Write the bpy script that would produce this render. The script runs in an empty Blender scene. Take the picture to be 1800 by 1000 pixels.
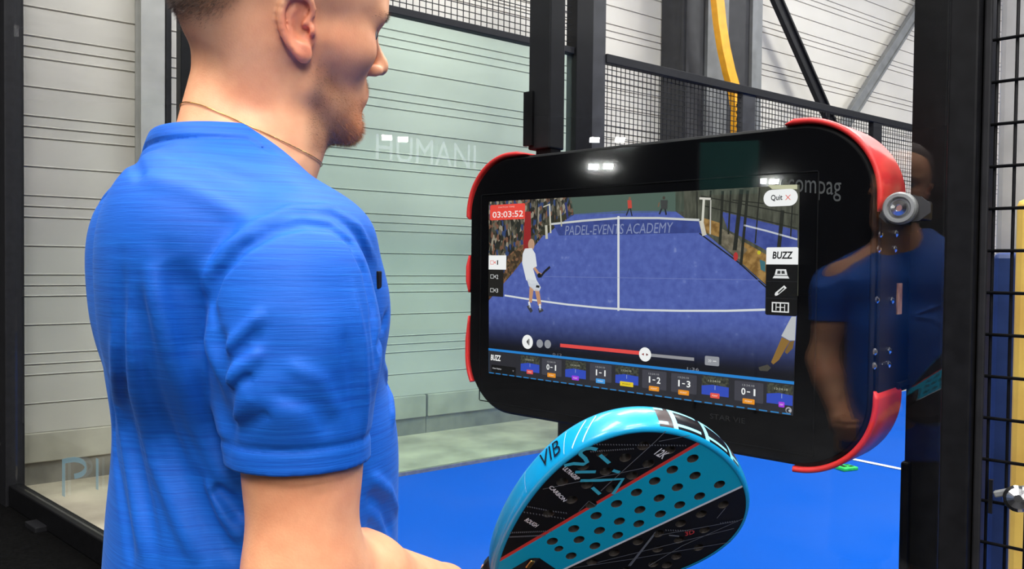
import bpy, bmesh, math, random
import numpy as np
from mathutils import Vector, Matrix
PW = .60      # overall lamp power
QUAL = 1.0    # grid coarseness of the figure
CHEST_LOGO = (-.118, .86, 1.40)
random.seed(7)
rng = np.random.default_rng(7)
S = bpy.context.scene
COL = S.collection

# ---------------- camera ----------------
FPX = 1400.0
CZ = 1.42
PITCH, ROLL = math.radians(1.32), .011
_F = np.array([0, math.cos(PITCH), -math.sin(PITCH)]); _R0 = np.array([1., 0, 0]); _U0 = np.cross(_R0, _F)
_R = _R0 * math.cos(ROLL) + _U0 * math.sin(ROLL); _U = -_R0 * math.sin(ROLL) + _U0 * math.cos(ROLL)
CAM = np.array([0, 0, CZ])
cd = bpy.data.cameras.new('camera'); cam = bpy.data.objects.new('camera', cd); COL.objects.link(cam)
cd.sensor_width = 36; cd.lens = 36 * FPX / 1800; cd.clip_start = .05; cd.clip_end = 200
M = Matrix(((_R[0], _U[0], -_F[0], 0), (_R[1], _U[1], -_F[1], 0), (_R[2], _U[2], -_F[2], CZ), (0, 0, 0, 1)))
cam.matrix_world = M
S.camera = cam
S.view_settings.view_transform = 'Standard'; S.view_settings.look = 'None'
S.view_settings.exposure = 0.0; S.view_settings.gamma = 1.0
S.view_settings.use_curve_mapping = False
S.cycles.use_denoising = True
S.cycles.max_bounces = 10; S.cycles.transparent_max_bounces = 16; S.cycles.diffuse_bounces = 4
S.cycles.caustics_reflective = False; S.cycles.caustics_refractive = False
S.cycles.sample_clamp_indirect = 6.0
# ---------------- world: dim even hall air light ----------------
w = bpy.data.worlds.new('hall_light'); S.world = w; w.use_nodes = True
w.node_tree.nodes['Background'].inputs[0].default_value = (1, 1, 1, 1)
w.node_tree.nodes['Background'].inputs[1].default_value = .10

# planes of the place: G = glass front of the court (kiosk stands in it), SW = court side wall, W = hall wall
KYAW = -.7318
KO = np.array([-.057, 2.1025, 1.5827])
Ku = np.array([math.cos(KYAW), math.sin(KYAW), 0]); Kn = np.array([-Ku[1], Ku[0], 0])
SP = np.array([-.753, 5.27, 0]); SD = np.array([.80, .60, 0]); SN = np.array([-.60, .80, 0])
WP = np.array([-2.8436, 5.1646, 0]); WD = np.array([.805, .593, 0]); WN = np.array([-.593, .805, 0])

# ---------------- helpers ----------------
def new_mat(name, col, rough=.5, metal=0, spec=.5, **kw):
    m = bpy.data.materials.new(name); m.use_nodes = True
    b = m.node_tree.nodes['Principled BSDF']
    b.inputs['Base Color'].default_value = (*col, 1); b.inputs['Roughness'].default_value = rough
    b.inputs['Metallic'].default_value = metal; b.inputs['Specular IOR Level'].default_value = spec
    for k, v in kw.items(): b.inputs[k.replace('_', ' ')].default_value = v
    m['b'] = 1
    return m
def N(m, t, **kw):
    n = m.node_tree.nodes.new(t)
    for k, v in kw.items():
        if k in n.inputs: n.inputs[k].default_value = v
        else: setattr(n, k, v)
    return n
def L(m, a, b): m.node_tree.links.new(a, b)
def noisy(m, col, amt=.15, scale=20, bump=0., detail=4, stretch=None, rough_amt=0, bump_scale=None, dist=.002):
    """vary the base colour (and optionally bump) with object-space noise"""
    b = m.node_tree.nodes['Principled BSDF']
    tc = N(m, 'ShaderNodeTexCoord'); mp = N(m, 'ShaderNodeMapping'); L(m, tc.outputs['Object'], mp.inputs[0])
    if stretch: mp.inputs['Scale'].default_value = stretch
    n = N(m, 'ShaderNodeTexNoise', Scale=scale, Detail=detail); L(m, mp.outputs[0], n.inputs['Vector'])
    cr = N(m, 'ShaderNodeValToRGB'); cr.color_ramp.elements[0].position = .3; cr.color_ramp.elements[1].position = .7
    cr.color_ramp.elements[0].color = tuple(c * (1 - amt) for c in col) + (1,)
    cr.color_ramp.elements[1].color = tuple(min(1, c * (1 + amt)) for c in col) + (1,)
    L(m, n.outputs['Fac'], cr.inputs[0]); L(m, cr.outputs[0], b.inputs['Base Color'])
    if bump:
        bp = N(m, 'ShaderNodeBump', Strength=bump, Distance=dist)
        n2 = n
        if bump_scale: n2 = N(m, 'ShaderNodeTexNoise', Scale=bump_scale, Detail=3); L(m, mp.outputs[0], n2.inputs['Vector'])
        L(m, n2.outputs['Fac'], bp.inputs['Height']); L(m, bp.outputs[0], b.inputs['Normal'])
    return m
def emit_mat(name, col, s=1.0):
    m = bpy.data.materials.new(name); m.use_nodes = True; nt = m.node_tree
    b = nt.nodes['Principled BSDF']; b.inputs['Base Color'].default_value = (.01, .01, .01, 1); b.inputs['Roughness'].default_value = .25
    b.inputs['Specular IOR Level'].default_value = .2
    b.inputs['Emission Color'].default_value = (*col, 1); b.inputs['Emission Strength'].default_value = s
    return m
def glass_mat(name, tint, ior=1.5, rough=0.0, haze=0.0):
    m = bpy.data.materials.new(name); m.use_nodes = True; nt = m.node_tree
    nt.nodes.clear(); out = nt.nodes.new('ShaderNodeOutputMaterial')
    tr = nt.nodes.new('ShaderNodeBsdfTransparent'); tr.inputs[0].default_value = (*tint, 1)
    gl = nt.nodes.new('ShaderNodeBsdfGlossy'); gl.inputs['Roughness'].default_value = rough; gl.inputs[0].default_value = (1, 1, 1, 1)
    # reflectance from the viewing angle, the same on both faces of the pane
    ge = nt.nodes.new('ShaderNodeNewGeometry'); dt = nt.nodes.new('ShaderNodeVectorMath'); dt.operation = 'DOT_PRODUCT'
    nt.links.new(ge.outputs['Incoming'], dt.inputs[0]); nt.links.new(ge.outputs['Normal'], dt.inputs[1])
    ab = nt.nodes.new('ShaderNodeMath'); ab.operation = 'ABSOLUTE'; nt.links.new(dt.outputs['Value'], ab.inputs[0])
    sb = nt.nodes.new('ShaderNodeMath'); sb.operation = 'SUBTRACT'; sb.inputs[0].default_value = 1; nt.links.new(ab.outputs[0], sb.inputs[1])
    pw = nt.nodes.new('ShaderNodeMath'); pw.operation = 'POWER'; pw.inputs[1].default_value = 5; nt.links.new(sb.outputs[0], pw.inputs[0])
    r0 = ((ior - 1) / (ior + 1)) ** 2
    ma = nt.nodes.new('ShaderNodeMath'); ma.operation = 'MULTIPLY_ADD'; ma.inputs[1].default_value = 1 - r0; ma.inputs[2].default_value = r0; nt.links.new(pw.outputs[0], ma.inputs[0])
    mx = nt.nodes.new('ShaderNodeMixShader'); nt.links.new(ma.outputs[0], mx.inputs[0]); nt.links.new(tr.outputs[0], mx.inputs[1]); nt.links.new(gl.outputs[0], mx.inputs[2])
    last = mx
    if haze:
        df = nt.nodes.new('ShaderNodeBsdfDiffuse'); df.inputs[0].default_value = (.75, .9, .85, 1)
        tc = nt.nodes.new('ShaderNodeTexCoord'); nz = nt.nodes.new('ShaderNodeTexNoise'); nz.inputs['Scale'].default_value = 1.6
        mp = nt.nodes.new('ShaderNodeMapping'); mp.inputs['Scale'].default_value = (3, 3, .6); nt.links.new(tc.outputs['Object'], mp.inputs[0]); nt.links.new(mp.outputs[0], nz.inputs['Vector'])
        ml = nt.nodes.new('ShaderNodeMath'); ml.operation = 'MULTIPLY'; ml.inputs[1].default_value = haze * 2; nt.links.new(nz.outputs['Fac'], ml.inputs[0])
        m2 = nt.nodes.new('ShaderNodeMixShader'); nt.links.new(ml.outputs[0], m2.inputs[0]); nt.links.new(mx.outputs[0], m2.inputs[1]); nt.links.new(df.outputs[0], m2.inputs[2]); last = m2
    nt.links.new(last.outputs[0], out.inputs[0])
    return m

def tag(o, label=None, cat=None, group=None, kind=None):
    if label: o['label'] = label
    if cat: o['category'] = cat
    if group: o['group'] = group
    if kind: o['kind'] = kind
    return o
def empty(name, loc=(0, 0, 0), rz=0., **kw):
    o = bpy.data.objects.new(name, None); COL.objects.link(o); o.location = loc; o.rotation_euler = (0, 0, rz); o.empty_display_size = .1
    return tag(o, **kw)
def mesh_obj(name, verts, faces, mats, parent=None, smooth=False, fmat=None, **kw):
    me = bpy.data.meshes.new(name)
    me.from_pydata([tuple(map(float, v)) for v in verts], [], [tuple(map(int, f)) for f in faces])
    if not isinstance(mats, (list, tuple)): mats = [mats]
    for m in mats: me.materials.append(m)
    if fmat is not None: me.polygons.foreach_set('material_index', fmat)
    if smooth: me.polygons.foreach_set('use_smooth', [True] * len(me.polygons))
    me.update()
    o = bpy.data.objects.new(name, me); COL.objects.link(o)
    if parent: o.parent = parent
    return tag(o, **kw)
class MB:
    """mesh builder: collects shapes, links them as ONE object"""
    def __init__(s): s.v = []; s.f = []; s.m = []; s.s = []
    def add(s, v, f, mi=0, sm=False):
        o = len(s.v); s.v += [tuple(map(float, p)) for p in v]; s.f += [tuple(i + o for i in q) for q in f]; s.m += [mi] * len(f); s.s += [sm] * len(f); return s
    def box(s, c, d, mi=0, axes=None, bev=0.):
        ax = axes if axes is not None else ((1, 0, 0), (0, 1, 0), (0, 0, 1))
        c = np.array(c, float); h = np.array(d, float) / 2; ax = np.array(ax, float)
        if bev <= 0:
            v = [c + sx * h[0] * ax[0] + sy * h[1] * ax[1] + sz * h[2] * ax[2] for sx in (-1, 1) for sy in (-1, 1) for sz in (-1, 1)]
            return s.add(v, [(0, 1, 3, 2), (4, 6, 7, 5), (0, 4, 5, 1), (2, 3, 7, 6), (0, 2, 6, 4), (1, 5, 7, 3)], mi)
        bm = bmesh.new(); bmesh.ops.create_cube(bm, size=1)
        for vv in bm.verts: vv.co = Vector((vv.co.x * d[0], vv.co.y * d[1], vv.co.z * d[2]))
        bmesh.ops.bevel(bm, geom=bm.edges[:], offset=min(bev, min(d) * .49), segments=2, affect='EDGES', profile=.5)
        bm.verts.index_update()
        v = [c + vv.co.x * ax[0] + vv.co.y * ax[1] + vv.co.z * ax[2] for vv in bm.verts]
        f = [[q.index for q in fc.verts] for fc in bm.faces]; bm.free()
        return s.add(v, f, mi)
    def tube(s, pts, r, n=10, mi=0, caps=True):
        pts = [np.array(p, float) for p in pts]; k = len(pts); rr = r if hasattr(r, '__len__') else [r] * k
        vs = []; up = None
        for i in range(k):
            t = pts[min(i + 1, k - 1)] - pts[max(i - 1, 0)]; t /= np.linalg.norm(t) + 1e-12
            if up is None:
                up = np.array([0, 0, 1.]) if abs(t[2]) < .9 else np.array([1., 0, 0])
            a = np.cross(up, t); a /= np.linalg.norm(a) + 1e-12; b = np.cross(t, a); up = b
            vs += [pts[i] + rr[i] * (math.cos(2 * math.pi * j / n) * a + math.sin(2 * math.pi * j / n) * b) for j in range(n)]
        fs = [(i * n + j, i * n + (j + 1) % n, (i + 1) * n + (j + 1) % n, (i + 1) * n + j) for i in range(k - 1) for j in range(n)]
        if caps: fs += [tuple(range(n))[::-1], tuple((k - 1) * n + j for j in range(n))]
        return s.add(vs, fs, mi, True)
    def lathe(s, prof, c, ax, n=24, mi=0):
        """prof [(radius, height)], spun round direction ax"""
        ax = np.array(ax, float); ax /= np.linalg.norm(ax); t = np.array([0, 0, 1.]) if abs(ax[2]) < .9 else np.array([1., 0, 0])
        a = np.cross(t, ax); a /= np.linalg.norm(a); b = np.cross(ax, a); c = np.array(c, float)
        vs = [c + ax * h + r * (math.cos(2 * math.pi * j / n) * a + math.sin(2 * math.pi * j / n) * b) for r, h in prof for j in range(n)]
        k = len(prof)
        fs = [(i * n + j, i * n + (j + 1) % n, (i + 1) * n + (j + 1) % n, (i + 1) * n + j) for i in range(k - 1) for j in range(n)]
        fs += [tuple(range(n))[::-1], tuple((k - 1) * n + j for j in range(n))]
        return s.add(vs, fs, mi)
    def prism(s, poly, f0, f1, mi=0, smooth_side=False):
        """poly 2D points; f0, f1 map (x, z) to 3D on the two faces"""
        n = len(poly); v = [f0(*p) for p in poly] + [f1(*p) for p in poly]
        s.add(v, [tuple(range(n)), tuple(range(2 * n - 1, n - 1, -1))], mi)
        return s.add(v, [(i, i + n, (i + 1) % n + n, (i + 1) % n) for i in range(n)], mi, smooth_side)
    def build(s, name, mats, parent=None, **kw):
        o = mesh_obj(name, s.v, s.f, mats, parent, fmat=s.m, **kw)
        o.data.polygons.foreach_set('use_smooth', s.s); o.data.update()
        bm = bmesh.new(); bm.from_mesh(o.data); bmesh.ops.recalc_face_normals(bm, faces=bm.faces[:]); bm.to_mesh(o.data); bm.free()
        return o
def text_tris(txt, size=1., shear=0., font=None, bold=0.):
    """flat outline text -> (verts2d, faces), left-aligned on its baseline"""
    cu = bpy.data.curves.new('t', 'FONT'); cu.body = txt; cu.size = size; cu.shear = shear; cu.resolution_u = 3; cu.offset = bold
    if font: cu.font = font
    ob = bpy.data.objects.new('t', cu); COL.objects.link(ob)
    dg = bpy.context.evaluated_depsgraph_get(); me = bpy.data.meshes.new_from_object(ob.evaluated_get(dg))
    v = [(q.co.x, q.co.y) for q in me.vertices]; f = [tuple(p.vertices) for p in me.polygons]
    bpy.data.objects.remove(ob); bpy.data.curves.remove(cu); bpy.data.meshes.remove(me)
    return v, f
def text_fit(txt, shear=0., bold=0.):
    """text scaled to a unit box (x 0..1, y 0..1)"""
    v, f = text_tris(txt, 1., shear, None, bold); a = np.array(v)
    lo = a.min(0); hi = a.max(0); a = (a - lo) / (hi - lo)
    return a, f
def ray(x, y):
    d = _F * FPX + _R * (x - 900) - _U * (y - 500); return d / np.linalg.norm(d)
def kxz(x, y, off=0.):
    """picture point -> coordinates (x along the kiosk, z up) in its screen plane"""
    d = ray(x, y); t = ((KO + Kn * off - CAM) @ Kn) / (d @ Kn); P = CAM + t * d
    return (P - KO) @ Ku, P[2] - KO[2]

# ---------------- materials ----------------
MT = {}
MT['black'] = noisy(new_mat('black_powder_coat', (.006, .006, .007), .5, spec=.12), (.006, .006, .007), .3, 40)
MT['dark'] = noisy(new_mat('charcoal_powder_coat', (.014, .014, .016), .55, spec=.15), (.014, .014, .016), .2, 30)
MT['soft_dark'] = noisy(new_mat('grey_painted_steel', (.038, .038, .041), .55, spec=.2), (.038, .038, .041), .2, 12)
MT['steel'] = noisy(new_mat('galvanised_steel', (.30, .31, .31), .42, .6), (.30, .31, .31), .2, 25, bump=.05)
MT['pale_column'] = noisy(new_mat('pale_grey_column_paint', (.40, .395, .37), .55), (.40, .395, .37), .12, 8)
MT['column'] = noisy(new_mat('grey_column_paint', (.17, .175, .175), .55), (.17, .175, .175), .2, 8)
MT['chrome'] = new_mat('chrome', (.75, .75, .77), .18, 1)
MT['yellow'] = noisy(new_mat('yellow_vinyl', (.86, .38, .01), .45), (.86, .38, .01), .12, 12, bump=.08)
MT['gpad'] = noisy(new_mat('golden_vinyl_pad', (1, .60, .13), .5), (1, .60, .13), .16, 9, bump=.1)
MT['bpad'] = noisy(new_mat('blue_vinyl_pad', (.035, .075, .28), .4), (.035, .075, .28), .25, 14, bump=.15)
MT['wood'] = noisy(new_mat('grey_board', (.45, .45, .46), .6), (.45, .45, .46), .2, 6)
MT['glass'] = glass_mat('clear_toughened_glass', (.965, .975, .97), 1.45)
MT['mint'] = glass_mat('green_tinted_glass', (.865, .955, .915), 1.35, haze=.022)
MT['edge'] = new_mat('bright_glass_edge', (.62, .68, .64), .3)
# ---------------- hall shell ----------------
def on(P, D, Nn, a, o, z): return P + D * a + Nn * o + np.array([0, 0, z])
# cladding profile: pattern of two wide ribs then two narrow ones, V grooves between
wm = noisy(new_mat('cladding_sheet', (.64, .605, .54), .5), (.64, .605, .54), .06, 1.3, detail=5, stretch=(1, 1, 2.5))
zz = .33; prof = [(0.0, .33)]
step = [.182, .182, .068, .068]; k = 0
while zz < 9.2:
    zz += step[k % 4]; k += 1
    prof += [(0., zz - .007), (.012, zz - .002), (.012, zz + .001), (-.003, zz + .005), (0., zz + .010)]
prof.append((0., 9.4))
T0, T1 = -.36, 26.
v = [on(WP, WD, WN, T0, o, z) for o, z in prof] + [on(WP, WD, WN, T1, o, z) for o, z in prof]
n = len(prof)
wall = mesh_obj('wall_back', v, [(i, i + 1, i + 1 + n, i + n) for i in range(n - 1)], wm, kind='structure')
MB().box(on(WP, WD, WN, 13.14, .18, 4.7), (27, .3, 9.4), axes=(WD, WN, (0, 0, 1))).build('wall_left', new_mat('wall_core', (.4, .4, .4)), kind='structure')
# concrete plinth of block panels below the cladding
pm = noisy(new_mat('plinth_concrete', (.47, .44, .37), .85), (.47, .44, .37), .2, 3.5, bump=.3, bump_scale=60)
b = MB()
a = T0
while a < T1:
    b.box(on(WP, WD, WN, a + .745, .02, .235), (1.48, .10, .185), axes=(WD, WN, (0, 0, 1)), bev=.006)
    b.box(on(WP, WD, WN, a + .745, .03, .07), (1.494, .08, .142), 1, axes=(WD, WN, (0, 0, 1)))
    a += 1.5
b.build('baseboard_back', [pm, noisy(new_mat('dark_plinth_concrete', (.27, .25, .22), .9), (.27, .25, .22), .3, 5, bump=.3, bump_scale=50)], kind='structure')
# outside strip of sandy concrete, court turf, black rubber on the visitors' side
fm = noisy(new_mat('sandy_concrete', (.56, .49, .38), .8), (.56, .49, .38), .32, 2.6, bump=.2, bump_scale=40, detail=8)
mesh_obj('floor', [(-42, -30, 0), (26, -30, 0), (26, 30, 0), (-42, 30, 0)], [(0, 1, 2, 3)], fm, kind='structure')
tm = noisy(new_mat('blue_turf', (.002, .082, .46), .9, spec=.06), (.002, .082, .46), .25, 420, bump=.5, detail=3, dist=.004)
nt = tm.node_tree
n2 = N(tm, 'ShaderNodeTexNoise', Scale=.5, Detail=3); tcx = N(tm, 'ShaderNodeTexCoord'); L(tm, tcx.outputs['Object'], n2.inputs['Vector'])
cr2 = N(tm, 'ShaderNodeValToRGB'); cr2.color_ramp.elements[0].position = .46; cr2.color_ramp.elements[1].position = .60
mx = N(tm, 'ShaderNodeMix', data_type='RGBA'); ramp = [q for q in nt.nodes if q.type == 'VALTORGB'][0]
cr2.color_ramp.elements[0].color = (0, 0, 0, 1); cr2.color_ramp.elements[1].color = (.22, .22, .22, 1)
L(tm, n2.outputs['Fac'], cr2.inputs[0]); L(tm, cr2.outputs[0], mx.inputs[0]); L(tm, ramp.outputs[0], mx.inputs[6]); mx.inputs[7].default_value = (.045, .12, .44, 1)
L(tm, mx.outputs[2], nt.nodes['Principled BSDF'].inputs['Base Color'])
def fl(P): return (P[0], P[1], .012)
c0 = SP + SD * -1.35; g0 = KO + Ku * -2.5; g1 = KO + Ku * 1.2; far = SP + SD * 16
tv = [fl(c0), fl(g0), fl(KO + Ku * 1.2), fl(KO + Ku * 9), fl(KO + Ku * 9 + Kn * 14), fl(far)]
mesh_obj('floor_turf', tv + [(x, y, -.01) for x, y, _ in tv], [tuple(range(6))] + [(i, i + 6, (i + 1) % 6 + 6, (i + 1) % 6) for i in range(6)], tm, kind='structure')
rm = noisy(new_mat('black_rubber_floor', (.004, .004, .004), .95, spec=.03), (.004, .004, .004), .4, 60, bump=.3)
q = [KO + Ku * -7 - Kn * .06, KO + Ku * 5 - Kn * .06, KO + Ku * 5 - Kn * .85, KO + Ku * -7 - Kn * .85]
mesh_obj('floor_mat', [(p[0], p[1], .006) for p in q] , [(0, 1, 2, 3)], rm, kind='structure')
q = [KO + Ku * -34 - Kn * .85, KO + Ku * 20 - Kn * .85, KO + Ku * 20 - Kn * 40, KO + Ku * -34 - Kn * 40]
vm = noisy(new_mat('dark_grey_screed', (.045, .045, .047), .7, spec=.15), (.045, .045, .047), .3, 3)
mesh_obj('floor_entrance', [(p[0], p[1], .004) for p in q], [(0, 1, 2, 3)], vm, kind='structure')
# far dark sides and roof of the hall
dk = noisy(new_mat('dark_hall_cladding', (.10, .10, .105), .7), (.10, .10, .105), .2, .8)
MB().box((-40, 0, 4.7), (.3, 60, 9.4)).build('wall_far_side', dk, kind='structure')
MB().box((-8, -26, 4.7), (68, .3, 9.4)).build('wall_rear', dk, kind='structure')
MB().box((26, 0, 4.7), (.3, 60, 9.4)).build('wall_right', dk, kind='structure')
MB().box((-8, 0, 9.45), (68, 60, .2)).build('ceiling', noisy(new_mat('roof_sheet', (.55, .55, .56), .7), (.55, .55, .56), .15, .7), kind='structure')
# ---------------- lamps ----------------
lm_mat = emit_mat('lamp_diffuser', (1, .98, .94), 10)
def lamp(loc, rz, size=(2.2, .60), power=330, label='', group='high bay lamps over the courts', emis=None):
    e = empty('ceiling_lamp', loc, rz, label=label, cat='lamp', group=group)
    h = MB().box((0, 0, .05), (size[0] + .06, size[1] + .06, .08), bev=.01)
    if emis is None and group:
      for sx in (-1, 1): h.tube([(sx * size[0] * .4, 0, .09), (sx * size[0] * .4, 0, 9.35 - loc[2])], .006, 6)
    else: h.box((0, 0, .12), (.10, .10, .10))
    h.build('housing', MT['steel'], e)
    MB().box((0, 0, .006), (size[0], size[1], .008)).build('diffuser', emis or lm_mat, e)
    ld = bpy.data.lights.new('lamp_light', 'AREA'); ld.shape = 'RECTANGLE'; ld.size, ld.size_y = size; ld.energy = power; ld.color = (1, .985, .96)
    lo = bpy.data.objects.new('lamp_light', ld); COL.objects.link(lo); lo.parent = e; lo.location = (0, 0, -.004)
    return e
LAMPS = [(-2.4, -2.2, 4.6, 110), (1.2, -2.0, 4.6, 120), (-1.2, -.2, 5.6, 220), (1.3, -1.6, 6.4, 260), (-4.4, 1.6, 6.2, 70), (.6, 2.9, 6.6, 250), (2.4, 3.8, 6.6, 340), (5.6, 6.6, 6.8, 700), (9.8, 9.4, 6.8, 620), (-1.6, 3.2, 6.2, 110), (4.6, 1.2, 6.4, 300), (-7., 1.2, 6.4, 40), (-3.2, -4.2, 6.4, 300)]  # first two hang low, added to front-light the man
for x, y, z, pw in LAMPS:
    lamp((x, y, z), math.radians(36), power=pw * PW, label='rectangular lamp hung under the hall roof')
sl_ = lamp((1.0, -3.2, 3.5), 0, (1.4, .9), 100 * PW, 'large work light on the visitors\' side aimed at the kiosk', None)  # added fill lamp, brightens the man's face from the front
sl_.rotation_euler = Vector((.26, -.92, .36)).to_track_quat('Z', 'X').to_euler()
FLOOD = emit_mat('flood', (1, 1, .97), 16)
for i, (x, y, z) in enumerate([(-28.43, 3.75, 6.2), (-28.74, 3.16, 6.2), (-27.59, -4.02, 6.2), (-27.43, -4.96, 6.2), (-28.1, -4.1, 5.25), (-28.2, -4.7, 5.3), (-27.6, -10.6, 4.8), (-27.6, -11.1, 4.8)]):
    fl_ = lamp((x, y, z), 0, (.20, .36), 30, 'small floodlight over the distant courts behind the visitor', 'distant floodlights', FLOOD)
    fl_.rotation_euler = (0, math.radians(-62), 0)
# ---------------- court side wall (plane SW): posts, rail, panes, mesh ----------------
AX = (tuple(SD), tuple(SN), (0, 0, 1))
def sbox(b, t0, t1, o0, o1, z0, z1, mi=0): return b.box(on(SP, SD, SN, (t0 + t1) / 2, (o0 + o1) / 2, (z0 + z1) / 2), (t1 - t0, o1 - o0, z1 - z0), mi, axes=AX, bev=.004)
def post(name, t0, t1, o0, o1, z1, m, label, group='posts of the far court side', plate=True):
    p = on(SP, SD, SN, (t0 + t1) / 2, (o0 + o1) / 2, 0)
    e = empty(name, tuple(p), math.atan2(SD[1], SD[0]), label=label, cat='post', group=group)
    MB().box((0, 0, z1 / 2 + .012), (t1 - t0, o1 - o0, z1), bev=.005).build('shaft', m, e)
    if plate: MB().box((0, 0, .02), (t1 - t0 + .1, o1 - o0 + .1, .014), bev=.004).build('base_plate', m, e)
    return e
post('court_post', -1.385, -1.29, -.05, .05, 4.05, MT['black'], 'black court post seen behind the man\'s neck')
post('court_post', -.70, -.60, -.05, .05, 3.05, MT['dark'], 'dark court post just behind the man\'s chin')
post('court_post', 1.49, 1.66, -.06, .06, 4.4, MT['black'], 'tall black court post between the green glass and the mesh')
post('court_post', 1.68, 1.83, -.02, .10, 4.4, MT['soft_dark'], 'tall dark grey post right beside the black one at the glass end')
post('court_post', 3.57, 3.76, -.02, .04, 3.1, MT['soft_dark'], 'short grey mesh fence post below the yellow arc')
post('court_post', 5.84, 6.02, -.03, .03, 3.1, MT['dark'], 'short dark mesh fence post above the red kiosk bumper')
post('court_post', 8.3, 8.4, -.03, .03, 3.1, MT['dark'], 'mesh fence post farthest along the court side')
def rail(t0, t1, z0, z1, label, m=MT['dark'], o=.035):
    b = MB(); sbox(b, t0, t1, -o, o, z0, z1)
    return b.build('top_rail', m, label=label, cat='rail', group='rails of the far court side')
rail(-1.32, -.70, 3.05, 3.10, 'short rail over the glass pane behind the man\'s head')
rail(-.60, 1.49, 3.05, 3.10, 'black rail over the wide green glass pane')
rail(1.83, 8.3, 3.04, 3.11, 'long dark rail on top of the mesh fence')
def pane(name, t0, t1, z0, z1, label):
    e = empty(name, tuple(on(SP, SD, SN, (t0 + t1) / 2, 0, z0)), math.atan2(SD[1], SD[0]), label=label, cat='glass pane', group='green glass panes of the court side')
    MB().box((0, 0, (z1 - z0) / 2), (t1 - t0, .012, z1 - z0)).build('pane', MT['mint'], e)
    MB().box((0, 0, -.012), (t1 - t0, .03, .024)).build('floor_channel', MT['steel'], e)
    return e
pane('court_glass_wall', -1.32, -.70, .036, 3.05, 'narrow green glass pane hidden behind the man\'s head')
gp = pane('court_glass_wall', -.60, 1.49, .036, 3.05, 'wide green tinted glass pane between man and kiosk')
# letters mirrored in that pane, painted on as a faint see-through decal
lt = bpy.data.materials.new('reflected_lettering'); lt.use_nodes = True
_b = lt.node_tree.nodes['Principled BSDF']; _b.inputs['Base Color'].default_value = (.9, .95, .9, 1); _b.inputs['Alpha'].default_value = .16
def letters(name, txt, fn, m, parent, bold=0., shear=0.):
    a, f = text_fit(txt, shear, bold)
    return mesh_obj(name, [fn(x, y) for x, y in a], f, m, parent)
letters('lettering', 'HUMANI', lambda x, y: (-.62 + x * .78, -.009, 2.06 + y * .17), lt, gp)
# welded mesh panels
def mesh_panel(t0, t1, z0, z1, label, dz=.045, dt=.05, r=.0030):
    b = MB(); t = t0
    while t <= t1 + 1e-6:
        b.box(on(SP, SD, SN, t, .01, (z0 + z1) / 2), (r * 1.6, r * 1.6, z1 - z0), axes=AX); t += dt
    z = z0
    while z <= z1 + 1e-6:
        b.box(on(SP, SD, SN, (t0 + t1) / 2, .004, z), (t1 - t0, r * 1.7, r * 1.7), axes=AX); z += dz
    return b.build('wire_mesh_panel', MT['dark'], label=label, cat='mesh panel', group='wire mesh of the far court side')
mesh_panel(-1.32, -.62, 3.10, 4.02, 'square wire mesh above the pane behind the man\'s head')
mesh_panel(-.60, 1.49, 3.10, 4.02, 'square wire mesh above the wide green glass pane')
mesh_panel(1.83, 3.57, .12, 3.04, 'wire mesh fence panel between tall posts and yellow arc')
mesh_panel(3.76, 5.84, .12, 3.04, 'wire mesh fence panel above the kiosk\'s top right')
mesh_panel(6.02, 8.3, .12, 3.04, 'wire mesh fence panel farthest right, beyond the red bumper')
# hall columns and braces on the back wall
def wbox(b, a0, a1, o0, o1, z0, z1, mi=0): return b.box(on(WP, WD, WN, (a0 + a1) / 2, (o0 + o1) / 2, (z0 + z1) / 2), (a1 - a0, o1 - o0, z1 - z0), mi, axes=(WD, WN, (0, 0, 1)))
b = MB(); wbox(b, .36, .505, -.22, -.20, 0, 9); wbox(b, .36, .505, -.05, -.03, 0, 9); wbox(b, .43, .45, -.20, -.05, 0, 9); wbox(b, .512, .545, -.225, -.12, 0, 9, 1)
b.build('steel_column', [MT['pale_column'], MT['dark']], label='grey steel I-beam column left of the man\'s head', cat='column', group='hall columns')
b = MB(); wbox(b, 5.4, 6.6, -.34, -.31, 0, 9, 1); wbox(b, 5.72, 6.05, -.38, -.30, 0, 9, 0); wbox(b, 6.45, 6.62, -.38, -.30, 0, 9, 0)
wbox(b, 5.42, 5.46, -.36, -.02, 0, 9, 1); wbox(b, 6.55, 6.6, -.31, -.02, 0, 9, 1)
b.build('steel_column', [MT['column'], MT['soft_dark']], label='broad grey and black column left of the yellow arc', cat='column', group='hall columns')
def wpx(x, y, o):
    d = ray(x, y); P0 = WP + WN * o; t = ((P0 - CAM) @ WN) / (d @ WN); return CAM + d * t
def brace(p, q, o, w, m, label, dep=.06):
    A = wpx(*p, o); B = wpx(*q, o); D = B - A; B = B + D * .6; A = A - D * .9; D = B - A; ln = np.linalg.norm(D); D /= ln
    sd = np.cross(D, WN); sd /= np.linalg.norm(sd)
    b = MB(); b.box((A + B) / 2, (ln, w, dep), axes=(D, sd, WN), bev=.004)
    b.box((A + B) / 2 - WN * dep * .5 + sd * w * .35, (ln, w * .2, .05), axes=(D, sd, WN))
    return b.build('wall_brace', m, label=label, cat='brace', group='diagonal braces of the hall wall')
brace((1364, 0), (1455, 206), -.25, .13, MT['dark'], 'black diagonal brace leaning left above the kiosk')
brace((1624, 0), (1492, 206), -.12, .14, MT['column'], 'grey diagonal brace leaning right above the kiosk')
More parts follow.
